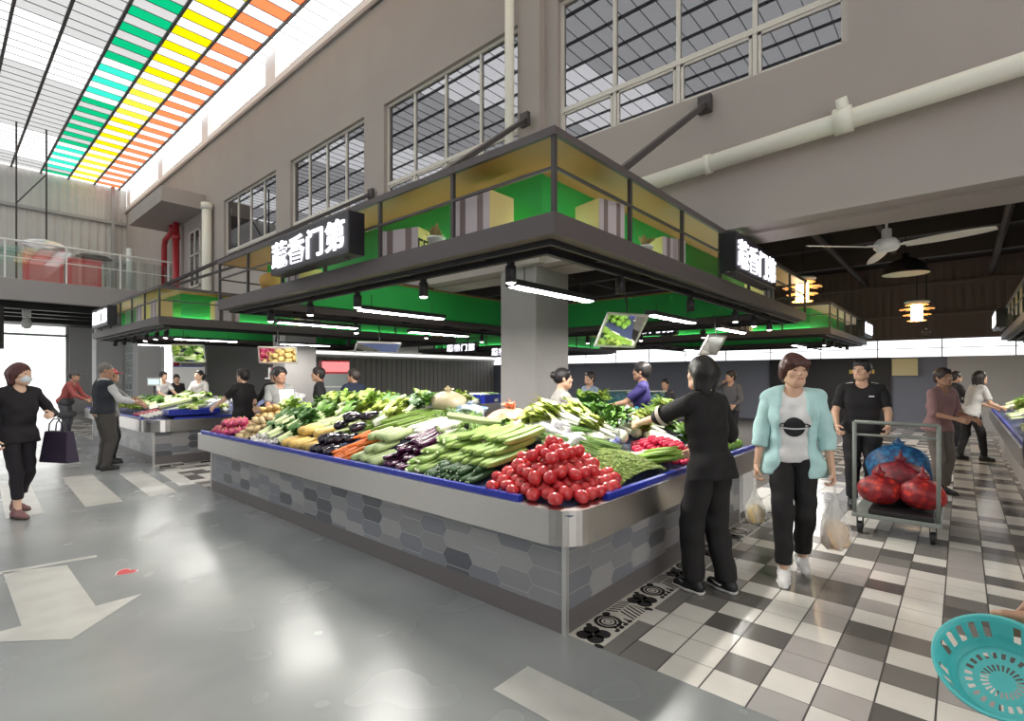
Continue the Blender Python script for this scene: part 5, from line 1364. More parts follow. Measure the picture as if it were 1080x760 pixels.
def bunch(kind, seed):
    """a tied bunch lying along +X (roots at -X); two material slots: stalk, leaf"""
    r_ = random.Random(seed); b = MB()
    if kind == 'leafy':
        for k in range(26):
            y = r_.uniform(-.05,.05); z = r_.uniform(.0,.06); b.cur = 0
            b.tube([(-.15,y*.5,z*.5+.008),(-.02,y*.8,z+.012)], [.008,.006], 5); b.cur = 1
            leaf(b, (-.03,y*.8,z+.01), (1,y*5+r_.uniform(-.4,.4),r_.uniform(-.1,.5)), r_.uniform(.13,.21), r_.uniform(.03,.048), .2, r_.uniform(.2,1.0), 4, .010, r_)
    elif kind == 'chive':
        for k in range(34):
            y = r_.uniform(-.04,.04); z = r_.uniform(.005,.05); b.cur = 0 if k % 5 == 0 else 1
            b.tube([(-.22,y*.6,z*.7+.005),(-.05,y,z),(.10,y*1.3+r_.uniform(-.02,.02),z+r_.uniform(-.005,.02)),(.24,y*1.8+r_.uniform(-.04,.04),max(.004,z*.7+r_.uniform(-.01,.015)))], [.0035,.0045,.004,.002], 4)
    elif kind == 'scallion':
        for k in range(13):
            y = r_.uniform(-.035,.035); z = r_.uniform(.008,.045); b.cur = 0
            b.tube([(-.30,y*.8,z),(-.10,y*.9,z)], [.010,.009], 6); b.cur = 1
            b.tube([(-.10,y*.9,z),(.12,y*1.2,z+.006),(.32,y*2+r_.uniform(-.03,.03),max(.006,z-.01))], [.009,.009,.004], 6)
    elif kind == 'bean':
        for k in range(46):
            y = r_.uniform(-.055,.055); z = r_.uniform(.004,.06); b.cur = k % 2
            w_ = r_.uniform(-.025,.025)
            b.tube([(-.20+r_.uniform(-.02,.02),y,z),(-.06,y+w_,z+.004),(.08,y-w_,z+.004),(.20,y+w_,max(.004,z-.004))], [.002,.004,.004,.002], 4)
    elif kind == 'celery':
        for k in range(12):
            y = r_.uniform(-.045,.045); z = r_.uniform(.01,.06); b.cur = 0
            b.tube([(-.26,y*.7,z*.8+.01),(.0,y,z),(.16,y*1.4,z+.01)], [.014,.011,.008], 6); b.cur = 1
            for q in range(4): leaf(b, (.14,y*1.4,z+.01), (1,r_.uniform(-.9,.9),r_.uniform(-.1,.6)), r_.uniform(.06,.11), .028, .2, .8, 3, .008, r_)
    elif kind == 'lettuce':
        for k in range(30):
            a = r_.uniform(-1.3,1.3); e = r_.uniform(-.1,1.0); b.cur = 0 if k % 4 == 0 else 1
            leaf(b, (-.09,r_.uniform(-.02,.02),.045+r_.uniform(-.02,.02)), (math.cos(a)*math.cos(e), math.sin(a)*math.cos(e)*.8, math.sin(e)), r_.uniform(.12,.19), r_.uniform(.04,.055), .25, r_.uniform(.6,1.5), 5, .016, r_)
        b.cur = 0; b.tube([(-.14,0,.04),(-.07,0,.045)], [.022,.028], 8)
    elif kind == 'kale':
        for k in range(46):
            a = r_.uniform(0,6.28); e = r_.uniform(.05,1.4); rr = r_.uniform(.0,.05); b.cur = k % 2
            leaf(b, (rr*math.cos(a), rr*math.sin(a), .03+.03*math.sin(e)), (math.cos(a)*math.cos(e), math.sin(a)*math.cos(e), math.sin(e)), r_.uniform(.05,.10), r_.uniform(.018,.03), .2, r_.uniform(.4,1.4), 3, .010, r_)
    return b
G = {}
def tpl(name, *parts):
    """parts: (object name, mesh); the first is the thing's own mesh, the others its parts"""
    G[name] = parts
m_ = mat
V = dict(
 tomato=m_('tomato_red', (.56,.022,.032), .25, noise=.25, nscale=7, coat=.3, col2=(.62,.05,.05)),
 luffa=m_('luffa_green', (.30,.42,.10), .5, noise=.3, nscale=16, col2=(.20,.33,.07)),
 cuke=m_('cucumber_dark', (.035,.10,.03), .45, noise=.3, nscale=24, bump=.4, bscale=70),
 zuc=m_('zucchini_green', (.20,.34,.07), .4, noise=.3, nscale=20, col2=(.33,.45,.14)),
 egg=m_('eggplant_purple', (.075,.012,.055), .22, coat=.4, noise=.3, nscale=10), eggblk=m_('eggplant_black', (.014,.008,.018), .18, coat=.5),
 cap=m_('eggplant_cap', (.16,.22,.07), .6),
 gourd=m_('pale_gourd', (.42,.52,.24), .45, noise=.2, nscale=14), carrot=m_('carrot_orange', (.80,.20,.03), .5, noise=.2, nscale=24),
 potato=m_('potato_yellow', (.62,.43,.16), .75, noise=.25, nscale=18, bump=.2, bscale=40), squash=m_('yellow_squash', (.74,.50,.14), .5, noise=.25, nscale=10),
 onion=m_('red_onion', (.48,.05,.13), .35, noise=.3, nscale=9), radish=m_('cherry_radish', (.60,.02,.07), .35, noise=.15, nscale=20),
 daikon=m_('daikon_white', (.80,.79,.70), .5, noise=.06, nscale=12), garlic=m_('garlic_white', (.80,.77,.72), .6, noise=.12, nscale=30),
 ginger=m_('ginger_tan', (.66,.50,.27), .8, noise=.25, nscale=24), stalk=m_('pale_stalk', (.66,.74,.42), .5), stalkw=m_('white_stalk', (.80,.82,.70), .45),
 lg=m_('leaf_bright', (.28,.46,.07), .5, noise=.35, nscale=22), lg2=m_('leaf_yellow_green', (.48,.58,.12), .5, noise=.3, nscale=22), ld=m_('leaf_dark', (.07,.19,.035), .5, noise=.35, nscale=22), lm=m_('leaf_mid', (.15,.32,.05), .5, noise=.35, nscale=22),
 pod=m_('pea_pod', (.36,.46,.12), .5, noise=.3, nscale=40), pod2=m_('pea_pod_dark', (.20,.30,.07), .5), bean=m_('bean_green', (.22,.36,.08), .5), bean2=m_('bean_dark', (.12,.22,.05), .5),
 cabw=m_('cabbage_pale', (.70,.76,.48), .5, noise=.2, nscale=9), pep=m_('pepper_green', (.20,.38,.05), .25, coat=.3), crate=m_blue,
)
tpl('tomato', ('tomato', ball(.0465,.86,5,.03,16,10,.10).mesh('tomato', V['tomato'], True)), ('stem_scar', MB().lathe([(.0,.0365),(.006,.038),(.009,.037),(.009,.034)], 8, close=False).mesh('stem_scar', mat('tomato_scar', (.30,.06,.03), .6))))
tpl('luffa', ('luffa', veg_tube(.40,.027,.012,(.35,.75,.9,1,1.02,1,.75,.2),20,5,.10).mesh('luffa', V['luffa'], True)), ('stem', MB().tube([(-.215,0,.012),(-.195,0,.012)], [.006,.010], 6).mesh('stem', V['cap'])))
tpl('cucumber', ('cucumber', veg_tube(.26,.021,.006,n=10).mesh('cucumber', V['cuke'], True)), ('tip', MB().tube([(-.135,0,.006),(-.124,0,.006)], [.004,.008], 6).mesh('tip', V['stalk'])))
tpl('zucchini', ('zucchini', veg_tube(.30,.024,.008,n=12).mesh('zucchini', V['zuc'], True)), ('stem', MB().tube([(-.16,0,.008),(-.145,0,.008)], [.009,.013], 6).mesh('stem', V['stalk'])))
tpl('purple_eggplant', ('purple_eggplant', veg_tube(.34,.022,.02,n=12).mesh('purple_eggplant', V['egg'], True)), ('stem_cap', MB().tube([(.20,0,.021),(.175,0,.02),(.150,0,.016)], [.006,.014,.0225], 8).mesh('stem_cap', V['cap'])))
tpl('round_eggplant', ('round_eggplant', veg_tube(.17,.044,.0,(.25,.62,.85,1,1.0,.85,.5,.15),14).mesh('round_eggplant', V['eggblk'], True)), ('stem_cap', MB().tube([(.10,0,0),(.082,0,0),(.07,0,0)], [.007,.02,.024], 8).mesh('stem_cap', V['cap'])))
tpl('pale_gourd', ('pale_gourd', veg_tube(.28,.036,.006,(.3,.8,1,1,.97,.95,.75,.25),14).mesh('pale_gourd', V['gourd'], True)), ('stem', MB().tube([(.15,0,.006),(.136,0,.006)], [.006,.012], 6).mesh('stem', V['cap'])))
tpl('carrot', ('carrot', veg_tube(.21,.021,.004,(.15,.4,.62,.78,.9,1,.95,.45),10).mesh('carrot', V['carrot'], True)), ('crown', MB().tube([(.103,0,.004),(.112,0,.004)], [.009,.006], 6).mesh('crown', V['cap'])))
def lump(r, sq, seed, amp, m, name): o = blob(name, (0,0,0), r, m, None, None, seed, sq, amp=amp, res=8); me = o.data; bpy.data.objects.remove(o); return me
tpl('potato', ('potato', lump(.045, (1.25,.95,.85), 3, .12, V['potato'], 'potato')))
tpl('yellow_squash', ('yellow_squash', veg_tube(.24,.046,.006,(.3,.7,.9,1,1,.9,.6,.2),14).mesh('yellow_squash', V['squash'], True)), ('stem', MB().tube([(.13,0,.006),(.115,0,.006)], [.006,.013], 6).mesh('stem', V['cap'])))
tpl('red_onion', ('red_onion', ball(.045,.9,0,0,14,9).mesh('red_onion', V['onion'], True)), ('neck', MB().lathe([(.012,.036),(.006,.052),(.0,.058)], 8, close=False).mesh('neck', V['potato'])))
tpl('radish', ('radish', ball(.0245,.95,0,0,10,6).mesh('radish', V['radish'], True)))
tpl('daikon', ('daikon', veg_tube(.38,.038,.01,(.12,.4,.7,.9,1,1,.9,.5),14).mesh('daikon', V['daikon'], True)), ('leaf_stubs', MB().tube([(.185,0,.012),(.22,.0,.016)], [.022,.012], 8).mesh('leaf_stubs', V['stalk'])))
tpl('garlic', ('garlic', ball(.030,.85,6,.10,18,8).mesh('garlic', V['garlic'], True)), ('neck', MB().lathe([(.010,.022),(.005,.036),(.004,.048),(0,.05)], 8, close=False).mesh('neck', V['garlic'])))
tpl('ginger', ('ginger', lump(.042, (1.5,.9,.7), 9, .35, V['ginger'], 'ginger')))
tpl('green_pepper', ('green_pepper', ball(.045,1.15,4,.10,16,9,.2).mesh('green_pepper', V['pep'], True)), ('stem', MB().tube([(0,0,.035),(.004,0,.066)], [.006,.005], 6).mesh('stem', V['lm'])))
tpl('kohlrabi', ('kohlrabi', ball(.062,.95,0,0,16,9).mesh('kohlrabi', V['cabw'], True)))
tpl('leek', ('leek', (lambda b: (setattr(b,'cur',0), b.tube([(-.34,0,0),(-.05,0,.004)], [.017,.016], 10), setattr(b,'cur',1), b.tube([(-.05,0,.004),(.12,0,.010),(.34,.012,.0)], [.016,.018,.008], 10), b)[-1])(MB()).mesh('leek', [V['stalkw'], V['lm']], True)))
tpl('spring_onion', ('spring_onion', (lambda b: (setattr(b,'cur',0), b.tube([(-.26,0,0),(-.02,0,.003)], [.0105,.010], 7), setattr(b,'cur',1), b.tube([(-.02,0,.003),(.12,0,.006),(.27,.01,.0)], [.010,.011,.005], 7), b)[-1])(MB()).mesh('spring_onion', [V['stalkw'], V['lg']], True)))
BM = {'leafy':(V['stalk'],V['lm']), 'leafy_dark':(V['stalk'],V['ld']), 'chive':(V['stalk'],V['lg']), 'scallion':(V['stalkw'],V['lg']), 'bean':(V['bean'],V['bean2']), 'celery':(V['stalk'],V['lg']), 'lettuce':(V['lg2'],V['lg']), 'kale':(V['lm'],V['ld']), 'leafy_bright':(V['stalkw'],V['lg2'])}
for kd, (a_, b_) in BM.items():
    for q in range(3): tpl('%s%d' % (kd, q), ({'leafy':'leafy_green_bunch','leafy_dark':'spinach_bunch','chive':'chive_bunch','scallion':'scallion_bunch','bean':'green_bean_bunch','celery':'celery_bunch','lettuce':'lettuce_head','kale':'broccoli_greens','leafy_bright':'pale_greens_bunch'}[kd], bunch(kd.split('_')[0], 31+q*7).mesh(kd, [a_, b_], False)))
MZ = {k: max(0, .003-min(v.co.z for v in ps[0][1].vertices)) for k, ps in G.items() if k[-1].isdigit()}
def put(name, x, y, z, rot, label, cat, group=None, sc=1.0, pname=None):
    ps = G[name]; z += MZ.get(name, 0)*sc; o = bpy.data.objects.new(pname or ps[0][0], ps[0][1]); COL.objects.link(o)
    o.location = (x, y, z); o.rotation_euler = rot; o.scale = (sc,)*3; tag(o, label, cat, group)
    for nm, me in ps[1:]:
        c_ = bpy.data.objects.new(nm, me); COL.objects.link(c_); c_.parent = o
    return o
def LA(t_, y): return 2.27+t_, y, deck_h(2.27+t_, y)        # hall arm: depth t, position y
def RA(x, t_): return x, 1.57+t_, deck_h(x, 1.57+t_)         # aisle arm
def rows(name, arm, a0, a1, t0, dia, L, layers, label, cat, group, step=.09, yaw=0, lean=0, nrow=1, zoff=0):
    """long items side by side, pointing up the slope; each layer starts a little further in"""
    for q in range(nrow):
        for l in range(layers):
            n = int((a1-a0-(l%2)*dia/2)/dia)
            for k in range(n):
                a = a0 + dia*(k+.5) + (l%2)*dia/2 + rv.uniform(-.003,.003); t_ = t0 + L/2 + l*step + q*(L*.92) + (rv.uniform(-.012,.03) if l == 0 else rv.uniform(-.055,.055))
                if l and rv.random() < .16: continue
                x, y, z = LA(t_, a) if arm == 'L' else RA(a, t_)
                z += dia*.52 + l*dia*.84 + .012 + zoff + (q*dia*.6) + rv.uniform(-.005,.008)
                rz = (0 if arm == 'L' else R(90)) + R(yaw + rv.uniform(-9,9))
                put(name, x, y, z, (R(rv.uniform(-40,40)) if name not in ('luffa','zucchini','purple_eggplant','daikon','leek') else 0, -SL-R(lean), rz), label, cat, group, rv.uniform(.94,1.03))
def heap(name, cx, cy, rx, ry, dia, layers, label, cat, group, sc=(.92,1.04), sink=0, inside=None, shrink=1.0):
    for l in range(layers):
        off = dia/2 if l % 2 else 0; k_ = 1-(l*shrink)/(layers+.35)
        nx = int(rx/dia)+1; ny = int(ry/(dia*.87))+1
        for i in range(-nx, nx+1):
            for j in range(-ny, ny+1):
                x = cx + i*dia + (dia/2 if j % 2 else 0) + off; y = cy + j*dia*.87 + off*.58
                if ((x-cx)/(rx*k_))**2 + ((y-cy)/(ry*k_))**2 > 1: continue
                if inside and not inside(x, y): continue
                z = deck_h(x, y) + .012 + dia*.48 + l*dia*.80 - sink
                put(name, x+rv.uniform(-.003,.003), y+rv.uniform(-.003,.003), z, (R(rv.uniform(-50,50)), R(rv.uniform(-50,50)), rv.uniform(0,6.28)), label, cat, group, rv.uniform(*sc))
def bunches(kd, arm, spots, label, cat, group, yaw=0, sc=1.1, lean=0):
    for q, s_ in enumerate(spots):
        a, t_ = s_[:2]; zz = s_[2] if len(s_) > 2 else 0
        x, y, z = LA(t_, a) if arm == 'L' else RA(a, t_)
        put('%s%d' % (kd, q % 3), x, y, z+.016+zz, (0, -SL-R(lean), (0 if arm == 'L' else R(90))+R(yaw+rv.uniform(-14,14))), label, cat, group, sc*rv.uniform(.92,1.08))
def inside_corner(x, y):
    if x < 2.27+.066 or y < 1.57+.066: return False
    if x < 2.50 and y < 1.80: return math.hypot(x-2.50, y-1.80) < .165
    return True
# --- front row of the hall arm, from the corner to the left
heap('tomato', 2.70, 2.0, .43, .41, .096, 3, 'ripe red tomato in the heap at the rounded front corner of the counter', 'tomato', 'tomatoes heaped at the front corner', inside=inside_corner)
put('tomato', 2.73, 2.05, deck_h(2.73,2.05)+.255, (.2,.1,1), 'single tomato on the very top of the tomato heap', 'tomato')
rows('cucumber', 'L', 2.46, 2.98, .10, .047, .26, 2, 'dark green cucumber at the front edge left of the tomatoes', 'cucumber', 'dark cucumbers at the front edge', step=.06)
rows('luffa', 'L', 2.40, 3.0, .24, .062, .40, 3, 'light green ridged luffa piled left of the tomatoes', 'luffa', 'luffas left of the tomatoes', step=.10, yaw=-8, zoff=.05)
rows('zucchini', 'L', 2.98, 3.22, .09, .053, .30, 4, 'green zucchini between the cucumbers and the purple eggplants', 'zucchini', 'zucchinis along the front edge', step=.10, yaw=-5)
rows('purple_eggplant', 'L', 3.22, 3.55, .08, .049, .34, 4, 'long glossy purple eggplant in the pile beside the pale gourds', 'eggplant', 'long purple eggplants', step=.08, yaw=6)
rows('pale_gourd', 'L', 3.55, 3.96, .08, .078, .28, 3, 'pale green gourd with its end towards the hall', 'gourd', 'pale gourds along the front edge', step=.10)
rows('carrot', 'L', 3.97, 4.27, .07, .046, .21, 4, 'orange carrot in the stack between pale gourds and black eggplants', 'carrot', 'carrots stacked at the front edge', step=.07, nrow=1)
rows('carrot', 'L', 3.97, 4.27, .40, .046, .21, 2, 'orange carrot lying behind the front stack of carrots', 'carrot', 'carrots behind the front stack', step=.05, zoff=.05)
rows('round_eggplant', 'L', 4.28, 4.66, .08, .093, .17, 3, 'glossy black eggplant left of the carrots', 'eggplant', 'black eggplants left of the carrots', step=.10, nrow=2)
rows('yellow_squash', 'L', 4.68, 5.28, .08, .098, .24, 2, 'yellow squash at the front edge left of the black eggplants', 'squash', 'yellow squashes at the front edge', step=.12)
bunches('leafy_dark', 'L', [(5.36+.13*k, .30+.16*(k%2), .02+.05*(k%2)) for k in range(6)] + [(5.5+.15*k, .46, .10) for k in range(4)], 'dark green spinach bunch left of the yellow squashes', 'greens', 'dark spinach bunches', yaw=0, sc=1.15)
bunches('celery', 'L', [(4.85+.14*k, .62+.08*(k%2), .06) for k in range(5)], 'green celery bunch behind the yellow squashes', 'celery', 'celery bunches behind the squashes', yaw=-30, sc=1.2)
heap('ginger', 2.62, 6.28, .28, .26, .085, 3, 'knobbly tan ginger root right of the red onions', 'ginger', 'ginger roots near the left end')
heap('red_onion', 2.56, 6.98, .22, .40, .092, 2, 'red onion at the left end of the near counter', 'onion', 'red onions at the left end')
heap('potato', 2.98, 6.92, .26, .46, .098, 3, 'yellow potato heaped behind the red onions', 'potato', 'potatoes behind the red onions')
heap('garlic', 2.46, 5.80, .13, .30, .062, 2, 'white garlic bulb at the front edge beside the ginger', 'garlic', 'garlic bulbs beside the ginger')
# --- second and third rows of the hall arm
bunches('scallion', 'L', [(6.55+.10*k, 1.05+.05*(k%2), .12) for k in range(5)], 'green scallion bunch at the rear left of the near counter', 'scallion', 'scallions at the rear left', yaw=70, sc=1.0)
heap('potato', 3.20, 6.0, .22, .22, .096, 2, 'small potato in the heap behind the ginger', 'potato', 'potatoes behind the ginger')
heap('yellow_squash', 3.38, 5.72, .14, .26, .12, 2, 'yellow squash lying at the rear behind the spinach', 'squash', 'yellow squashes at the rear', sc=(.7,.8))
bunches('leafy', 'L', [(5.0+.17*k, .72+.14*(k%3), .10+.03*(k%3)) for k in range(6)], 'mid green leafy bunch in the middle of the hall arm', 'greens', 'leafy bunches in the middle', sc=1.2)
bunches('lettuce', 'L', [(4.9+.19*k, 1.02+.05*(k%2), .16) for k in range(6)], 'bright lettuce head along the rear rim of the hall arm', 'lettuce', 'lettuces along the rear rim', sc=1.15)
bunches('leafy_bright', 'L', [(4.36+.15*k, .80+.16*(k%2), .11) for k in range(5)], 'yellow-green leafy bunch behind the black eggplants', 'greens', 'yellow-green bunches behind the eggplants', yaw=-25, sc=1.15)
heap('red_onion', 2.98, 4.55, .13, .12, .09, 2, 'red onion in the small heap behind the black eggplants', 'onion', 'red onions behind the black eggplants', sc=(.8,.95))
bunches('chive', 'L', [(3.78+.085*k, .66+.12*(k%3), .07+.035*(k%3)) for k in range(10)], 'long green chive bunch behind the carrots and gourds', 'chives', 'chives behind the carrots', yaw=-28, sc=1.2)
rows('daikon', 'L', 3.42, 3.80, .50, .078, .38, 2, 'white daikon radish behind the purple eggplants', 'radish', 'white daikons', step=.05, yaw=-32, zoff=.05)
heap('garlic', 2.93, 3.16, .18, .30, .063, 3, 'white garlic bulb in the heap behind the zucchinis', 'garlic', 'garlic bulbs behind the zucchinis', shrink=.8)
bunches('bean', 'L', [(3.30+.12*k, .98+.10*(k%2), .10+.03*(k%2)) for k in range(7)], 'green bean bundle behind the garlic', 'beans', 'green bean bundles', yaw=50, sc=1.15)
bunches('leafy_dark', 'L', [(4.35+.16*k, 1.12, .15) for k in range(4)], 'dark leafy bunch on the rear rim of the hall arm', 'greens', 'dark bunches on the rear rim', sc=1.0)
bunches('kale', 'L', [(4.15, 1.16, .16), (5.95,.92,.14), (4.02,1.20,.20)], 'curly dark broccoli greens at the rear of the hall arm', 'broccoli', 'broccoli greens at the rear', sc=1.3)
bunches('lettuce', 'L', [(6.25+.2*k, .78, .12) for k in range(2)], 'lettuce head among the potatoes', 'lettuce', 'lettuces among the potatoes')
# crumpled plastic and net bags
m_plas = mat('crumpled_white_plastic', (.85,.85,.87), .25, trans=.3, bump=.6, bscale=18)
m_beige = mat('beige_clear_bag', (.60,.51,.33), .35, trans=.2, bump=.4, bscale=12)
m_blueb = mat('blue_printed_plastic', (.10,.28,.55), .3, col2=(.75,.78,.82), nscale=9)
def plump(x, y, z, r, sq, m, label, seed, name='plastic_bag', amp=.45):
    g = empty(name, (x,y,z)); tag(g, label, 'bag')
    o = blob('sack', (0,0,r*sq[2]*.8), r, m, None, None, seed, sq, g, amp=amp, res=14)
    b = MB(); rr = random.Random(seed)
    for k in range(7): a = 6.28*k/7; leaf(b, (0,0,r*sq[2]*1.5), (math.cos(a)*.6,math.sin(a)*.6,.9), r*.55, r*.2, .3, rr.uniform(-.5,.9), 3, r*.08, rr)
    b.build('gathered_neck', m, g)
    return g
def onL(a, t_, dz=.02): x, y, z = LA(t_, a); return x, y, z+dz
def onR(a, t_, dz=.02): x, y, z = RA(a, t_); return x, y, z+dz
plump(*onL(2.92,1.02,.07), .20, (1.1,1.15,.62), net_mat('red_produce_net', (.75,.10,.04), (.70,.36,.22), 26), 'red net bag of produce at the rear of the near counter', 5, 'net_bag', .2)
plump(*onL(2.80,.80,.10), .10, (1.2,1.1,.55), m_blueb, 'blue and white printed plastic lying on the red net bag', 7)
plump(*onL(2.75,.66,.06), .13, (1.1,1.4,.5), m_beige, 'clear bag of peeled food in front of the red net bag', 8, amp=.25)
plump(*onL(2.52,1.02,.06), .14, (1.2,1.3,.7), m_plas, 'crumpled white plastic bag right of the red net bag', 11)
plump(*onL(2.28,.98,.04), .11, (1.1,1.2,.8), m_plas, 'smaller crumpled white bag beside the leeks', 13)
plump(*onL(3.95,1.22,.16), .165, (1.0,1.25,.72), m_beige, 'large beige bag on the rear rim of the hall arm', 15, amp=.15)
plump(*onL(3.62,1.22,.14), .12, (1.0,1.5,.5), m_blueb, 'blue and white printed plastic next to the beige bag', 17)
plump(*onL(6.05,.62,.05), .11, (1.2,1.3,.5), m_plas, 'white plastic between the ginger and the red onions', 19)
# leeks and celery near the inner corner
for k in range(7):
    x, y, z = 3.02+.055*(k%4), 2.62+.075*k*.6, .98+.035*(k//4)
    put('leek', 3.28+.03*k, 2.50+.055*k, 1.075+.012*(k%2), (0, R(4), R(-52+2*k)), 'long green leek lying across the inner corner of the counter', 'leek', 'leeks at the inner corner', 1.05)
put('celery1', 3.02, 2.98, 1.07, (0,R(6),R(-62)), 'pale celery bunch leaning between the red net bag and the leeks', 'celery', sc=1.2)
# --- aisle arm
bunches('bean', 'R', [(3.12+.10*k, .62+.08*(k%3), .06+.02*(k%2)) for k in range(4)] , 'snap bean bundle behind the pea pods', 'beans', 'snap bean bundles on the aisle arm', yaw=30, sc=1.1)
# mound of pea pods: nobody could count them
b = MB(); rp_ = random.Random(6)
PX0, PX1, PT0, PT1 = 3.03, 3.70, .125, .62
def pz(x, t_): u_ = (x-PX0)/(PX1-PX0); w_ = (t_-PT0)/(PT1-PT0); return .032+.10*max(0, math.sin(math.pi*min(1,max(0,u_))))**.6*max(0, math.sin(math.pi*min(1,max(0,.12+w_*.8))))**.7
for i in range(14):
    for j in range(12):
        xs_ = [PX0+(PX1-PX0)*(i+a)/14 for a in (0,1)]; ts_ = [PT0+(PT1-PT0)*(j+a)/12 for a in (0,1)]
        q = [(xs_[0],ts_[0]),(xs_[1],ts_[0]),(xs_[1],ts_[1]),(xs_[0],ts_[1])]; b.cur = 1
        b.add([(x, 1.57+t_, deck_h(x,1.57+t_)+pz(x,t_)) for x, t_ in q], [(0,1,2,3)])
for k in range(1500):
    x = rp_.uniform(PX0, PX1); t_ = rp_.uniform(PT0, PT1); y = 1.57+t_; z = deck_h(x,y)+pz(x,t_)+.004
    a = rp_.uniform(0,6.28); L_ = rp_.uniform(.022,.032); dx, dy = math.cos(a)*L_, math.sin(a)*L_; w_ = .007; zt = rp_.uniform(-.012,.012)
    b.cur = 0 if rp_.random() < .75 else 1
    b.add([(x-dx,y-dy,z-zt),(x-dy/L_*w_,y+dx/L_*w_,z),(x+dx,y+dy,z+zt),(x+dy/L_*w_,y-dx/L_*w_,z),(x,y,z+.009)], [(0,4,1),(1,4,2),(2,4,3),(3,4,0)])
o = b.build('pea_pods', [V['pod'], V['pod2']]); tag(o, 'heap of small green pea pods right of the tomatoes', 'pea pods', kind='stuff')
# boundary between tomatoes and pods is left open; blue crates and tubes among the goods
def crate(x, y, z, rz, sx, sy, h, label, m=m_blue):
    g = empty('plastic_crate', (x,y,z), rz); tag(g, label, 'crate')
    b = MB(); t_ = .012
    b.box(-sx/2,sx/2,-sy/2,sy/2,0,t_)
    b.box(-sx/2,sx/2,-sy/2,-sy/2+t_,t_,h); b.box(-sx/2,sx/2,sy/2-t_,sy/2,t_,h); b.box(-sx/2,-sx/2+t_,-sy/2+t_,sy/2-t_,t_,h); b.box(sx/2-t_,sx/2,-sy/2+t_,sy/2-t_,t_,h)
    b.build('crate_body', m, g)
    r_ = MB(); r_.box(-sx/2-.012,sx/2+.012,-sy/2-.012,-sy/2+t_,h,h+.018); r_.box(-sx/2-.012,sx/2+.012,sy/2-t_,sy/2+.012,h,h+.018); r_.box(-sx/2-.012,-sx/2+t_,-sy/2+t_,sy/2-t_,h,h+.018); r_.box(sx/2-t_,sx/2+.012,-sy/2+t_,sy/2-t_,h,h+.018)
    r_.build('crate_rim', m, g); return g
x, y, z = onR(3.86,.66,.02); g = empty('film_roll', (x,y,z+.05), R(20)); tag(g, 'pale violet-blue roll lying between the white napa and the scallions', 'roll')
MB().tube([(-.13,0,0),(.13,0,0)], .045, 16).build('roll_body', mat('violet_film', (.22,.24,.62), .35), g, smooth=True); MB().tube([(-.135,0,0),(.135,0,0)], .018, 12).build('core', m_white, g, smooth=True)
rows('spring_onion', 'R', 3.66, 4.02, .06, .024, .52, 3, 'white-stemmed scallion with its green end towards the aisle', 'scallion', 'white-stemmed scallions at the aisle edge', step=.02, yaw=184)
heap('radish', 4.27, 1.95, .33, .30, .052, 3, 'small red cherry radish in the heap at the aisle edge', 'radish', 'cherry radishes at the aisle edge', shrink=.9)
bunches('leafy_bright', 'R', [(3.30+.20*k, .95+.07*(k%2), .12) for k in range(4)], 'white-stalked leafy bunch in the middle of the aisle arm', 'greens', 'white-stalked bunches on the aisle arm', yaw=15, sc=1.3)
for k in range(5):
    x, y, z = onR(3.35+.16*k, .78+.06*(k%2), .05)
    g = empty('napa_cabbage', (x,y,z+.06), R(60+8*k)); g.rotation_euler = (0,-SL,R(60+8*k)); tag(g, 'white napa cabbage in clear film on the aisle arm', 'cabbage', 'napa cabbages in film')
    bb_ = veg_tube(.34,.062,.0,(.3,.75,.95,1,1,.9,.7,.3),14,7,.06); bb_.build('head', mat('napa_white', (.80,.83,.66), .4, noise=.12, nscale=10), g, smooth=True)
    lf_ = MB(); 
    for q in range(9): a = 6.28*q/9; leaf(lf_, (.08,.05*math.cos(a),.05*math.sin(a)), (1,.25*math.cos(a),.25*math.sin(a)), .13, .04, .2, .5, 4, .010)
    lf_.build('leaf_tips', V['lg2'], g)
bunches('kale', 'R', [(4.02,.82,.10),(4.16,.94,.12),(4.06,1.02,.14),(4.30,.88,.11)], 'frilly grey-green leaf cluster in front of the reaching hand', 'greens', 'frilly clusters on the aisle arm', sc=1.35)
bunches('leafy_dark', 'R', [(4.28,1.22,.14),(4.42,1.16,.14)], 'dark leafy bunch held near the seller woman', 'greens', 'dark bunches near the seller', yaw=80, sc=1.1)
heap('kohlrabi', 4.62, 2.36, .17, .16, .13, 2, 'pale round cabbage beside the woman in black', 'cabbage', 'pale round cabbages')
heap('green_pepper', 5.24, 1.80, .34, .13, .094, 2, 'green pepper at the far aisle end of the near counter', 'pepper', 'green peppers at the aisle end')
bunches('scallion', 'R', [(5.15+.12*k, .58, .06) for k in range(4)], 'scallion bunch behind the green peppers', 'scallion', 'scallions behind the peppers', yaw=80, sc=.9)
heap('red_onion', 5.0, 2.46, .16, .12, .09, 2, 'red onion in the small heap behind the woman in black', 'onion', 'red onions on the aisle arm', sc=(.8,.9))
bunches('lettuce', 'R', [(5.30+.17*k, .98+.06*(k%2), .10) for k in range(3)], 'lettuce head behind the woman in black', 'lettuce', 'lettuces at the aisle end', sc=1.15)
plump(*onR(5.12,1.12,.06), .12, (1.3,1.0,.5), mat('turquoise_plastic', (.06,.42,.62), .3, bump=.5, bscale=16), 'turquoise plastic bag behind the woman in black', 23)
plump(*onR(4.88,1.10,.06), .13, (1.2,1.0,.6), m_plas, 'white plastic bag left of the turquoise one', 24)
rows('purple_eggplant', 'R', 5.44, 5.60, .62, .05, .34, 2, 'purple eggplant at the far end of the aisle arm', 'eggplant', 'eggplants at the far aisle end', step=.06)
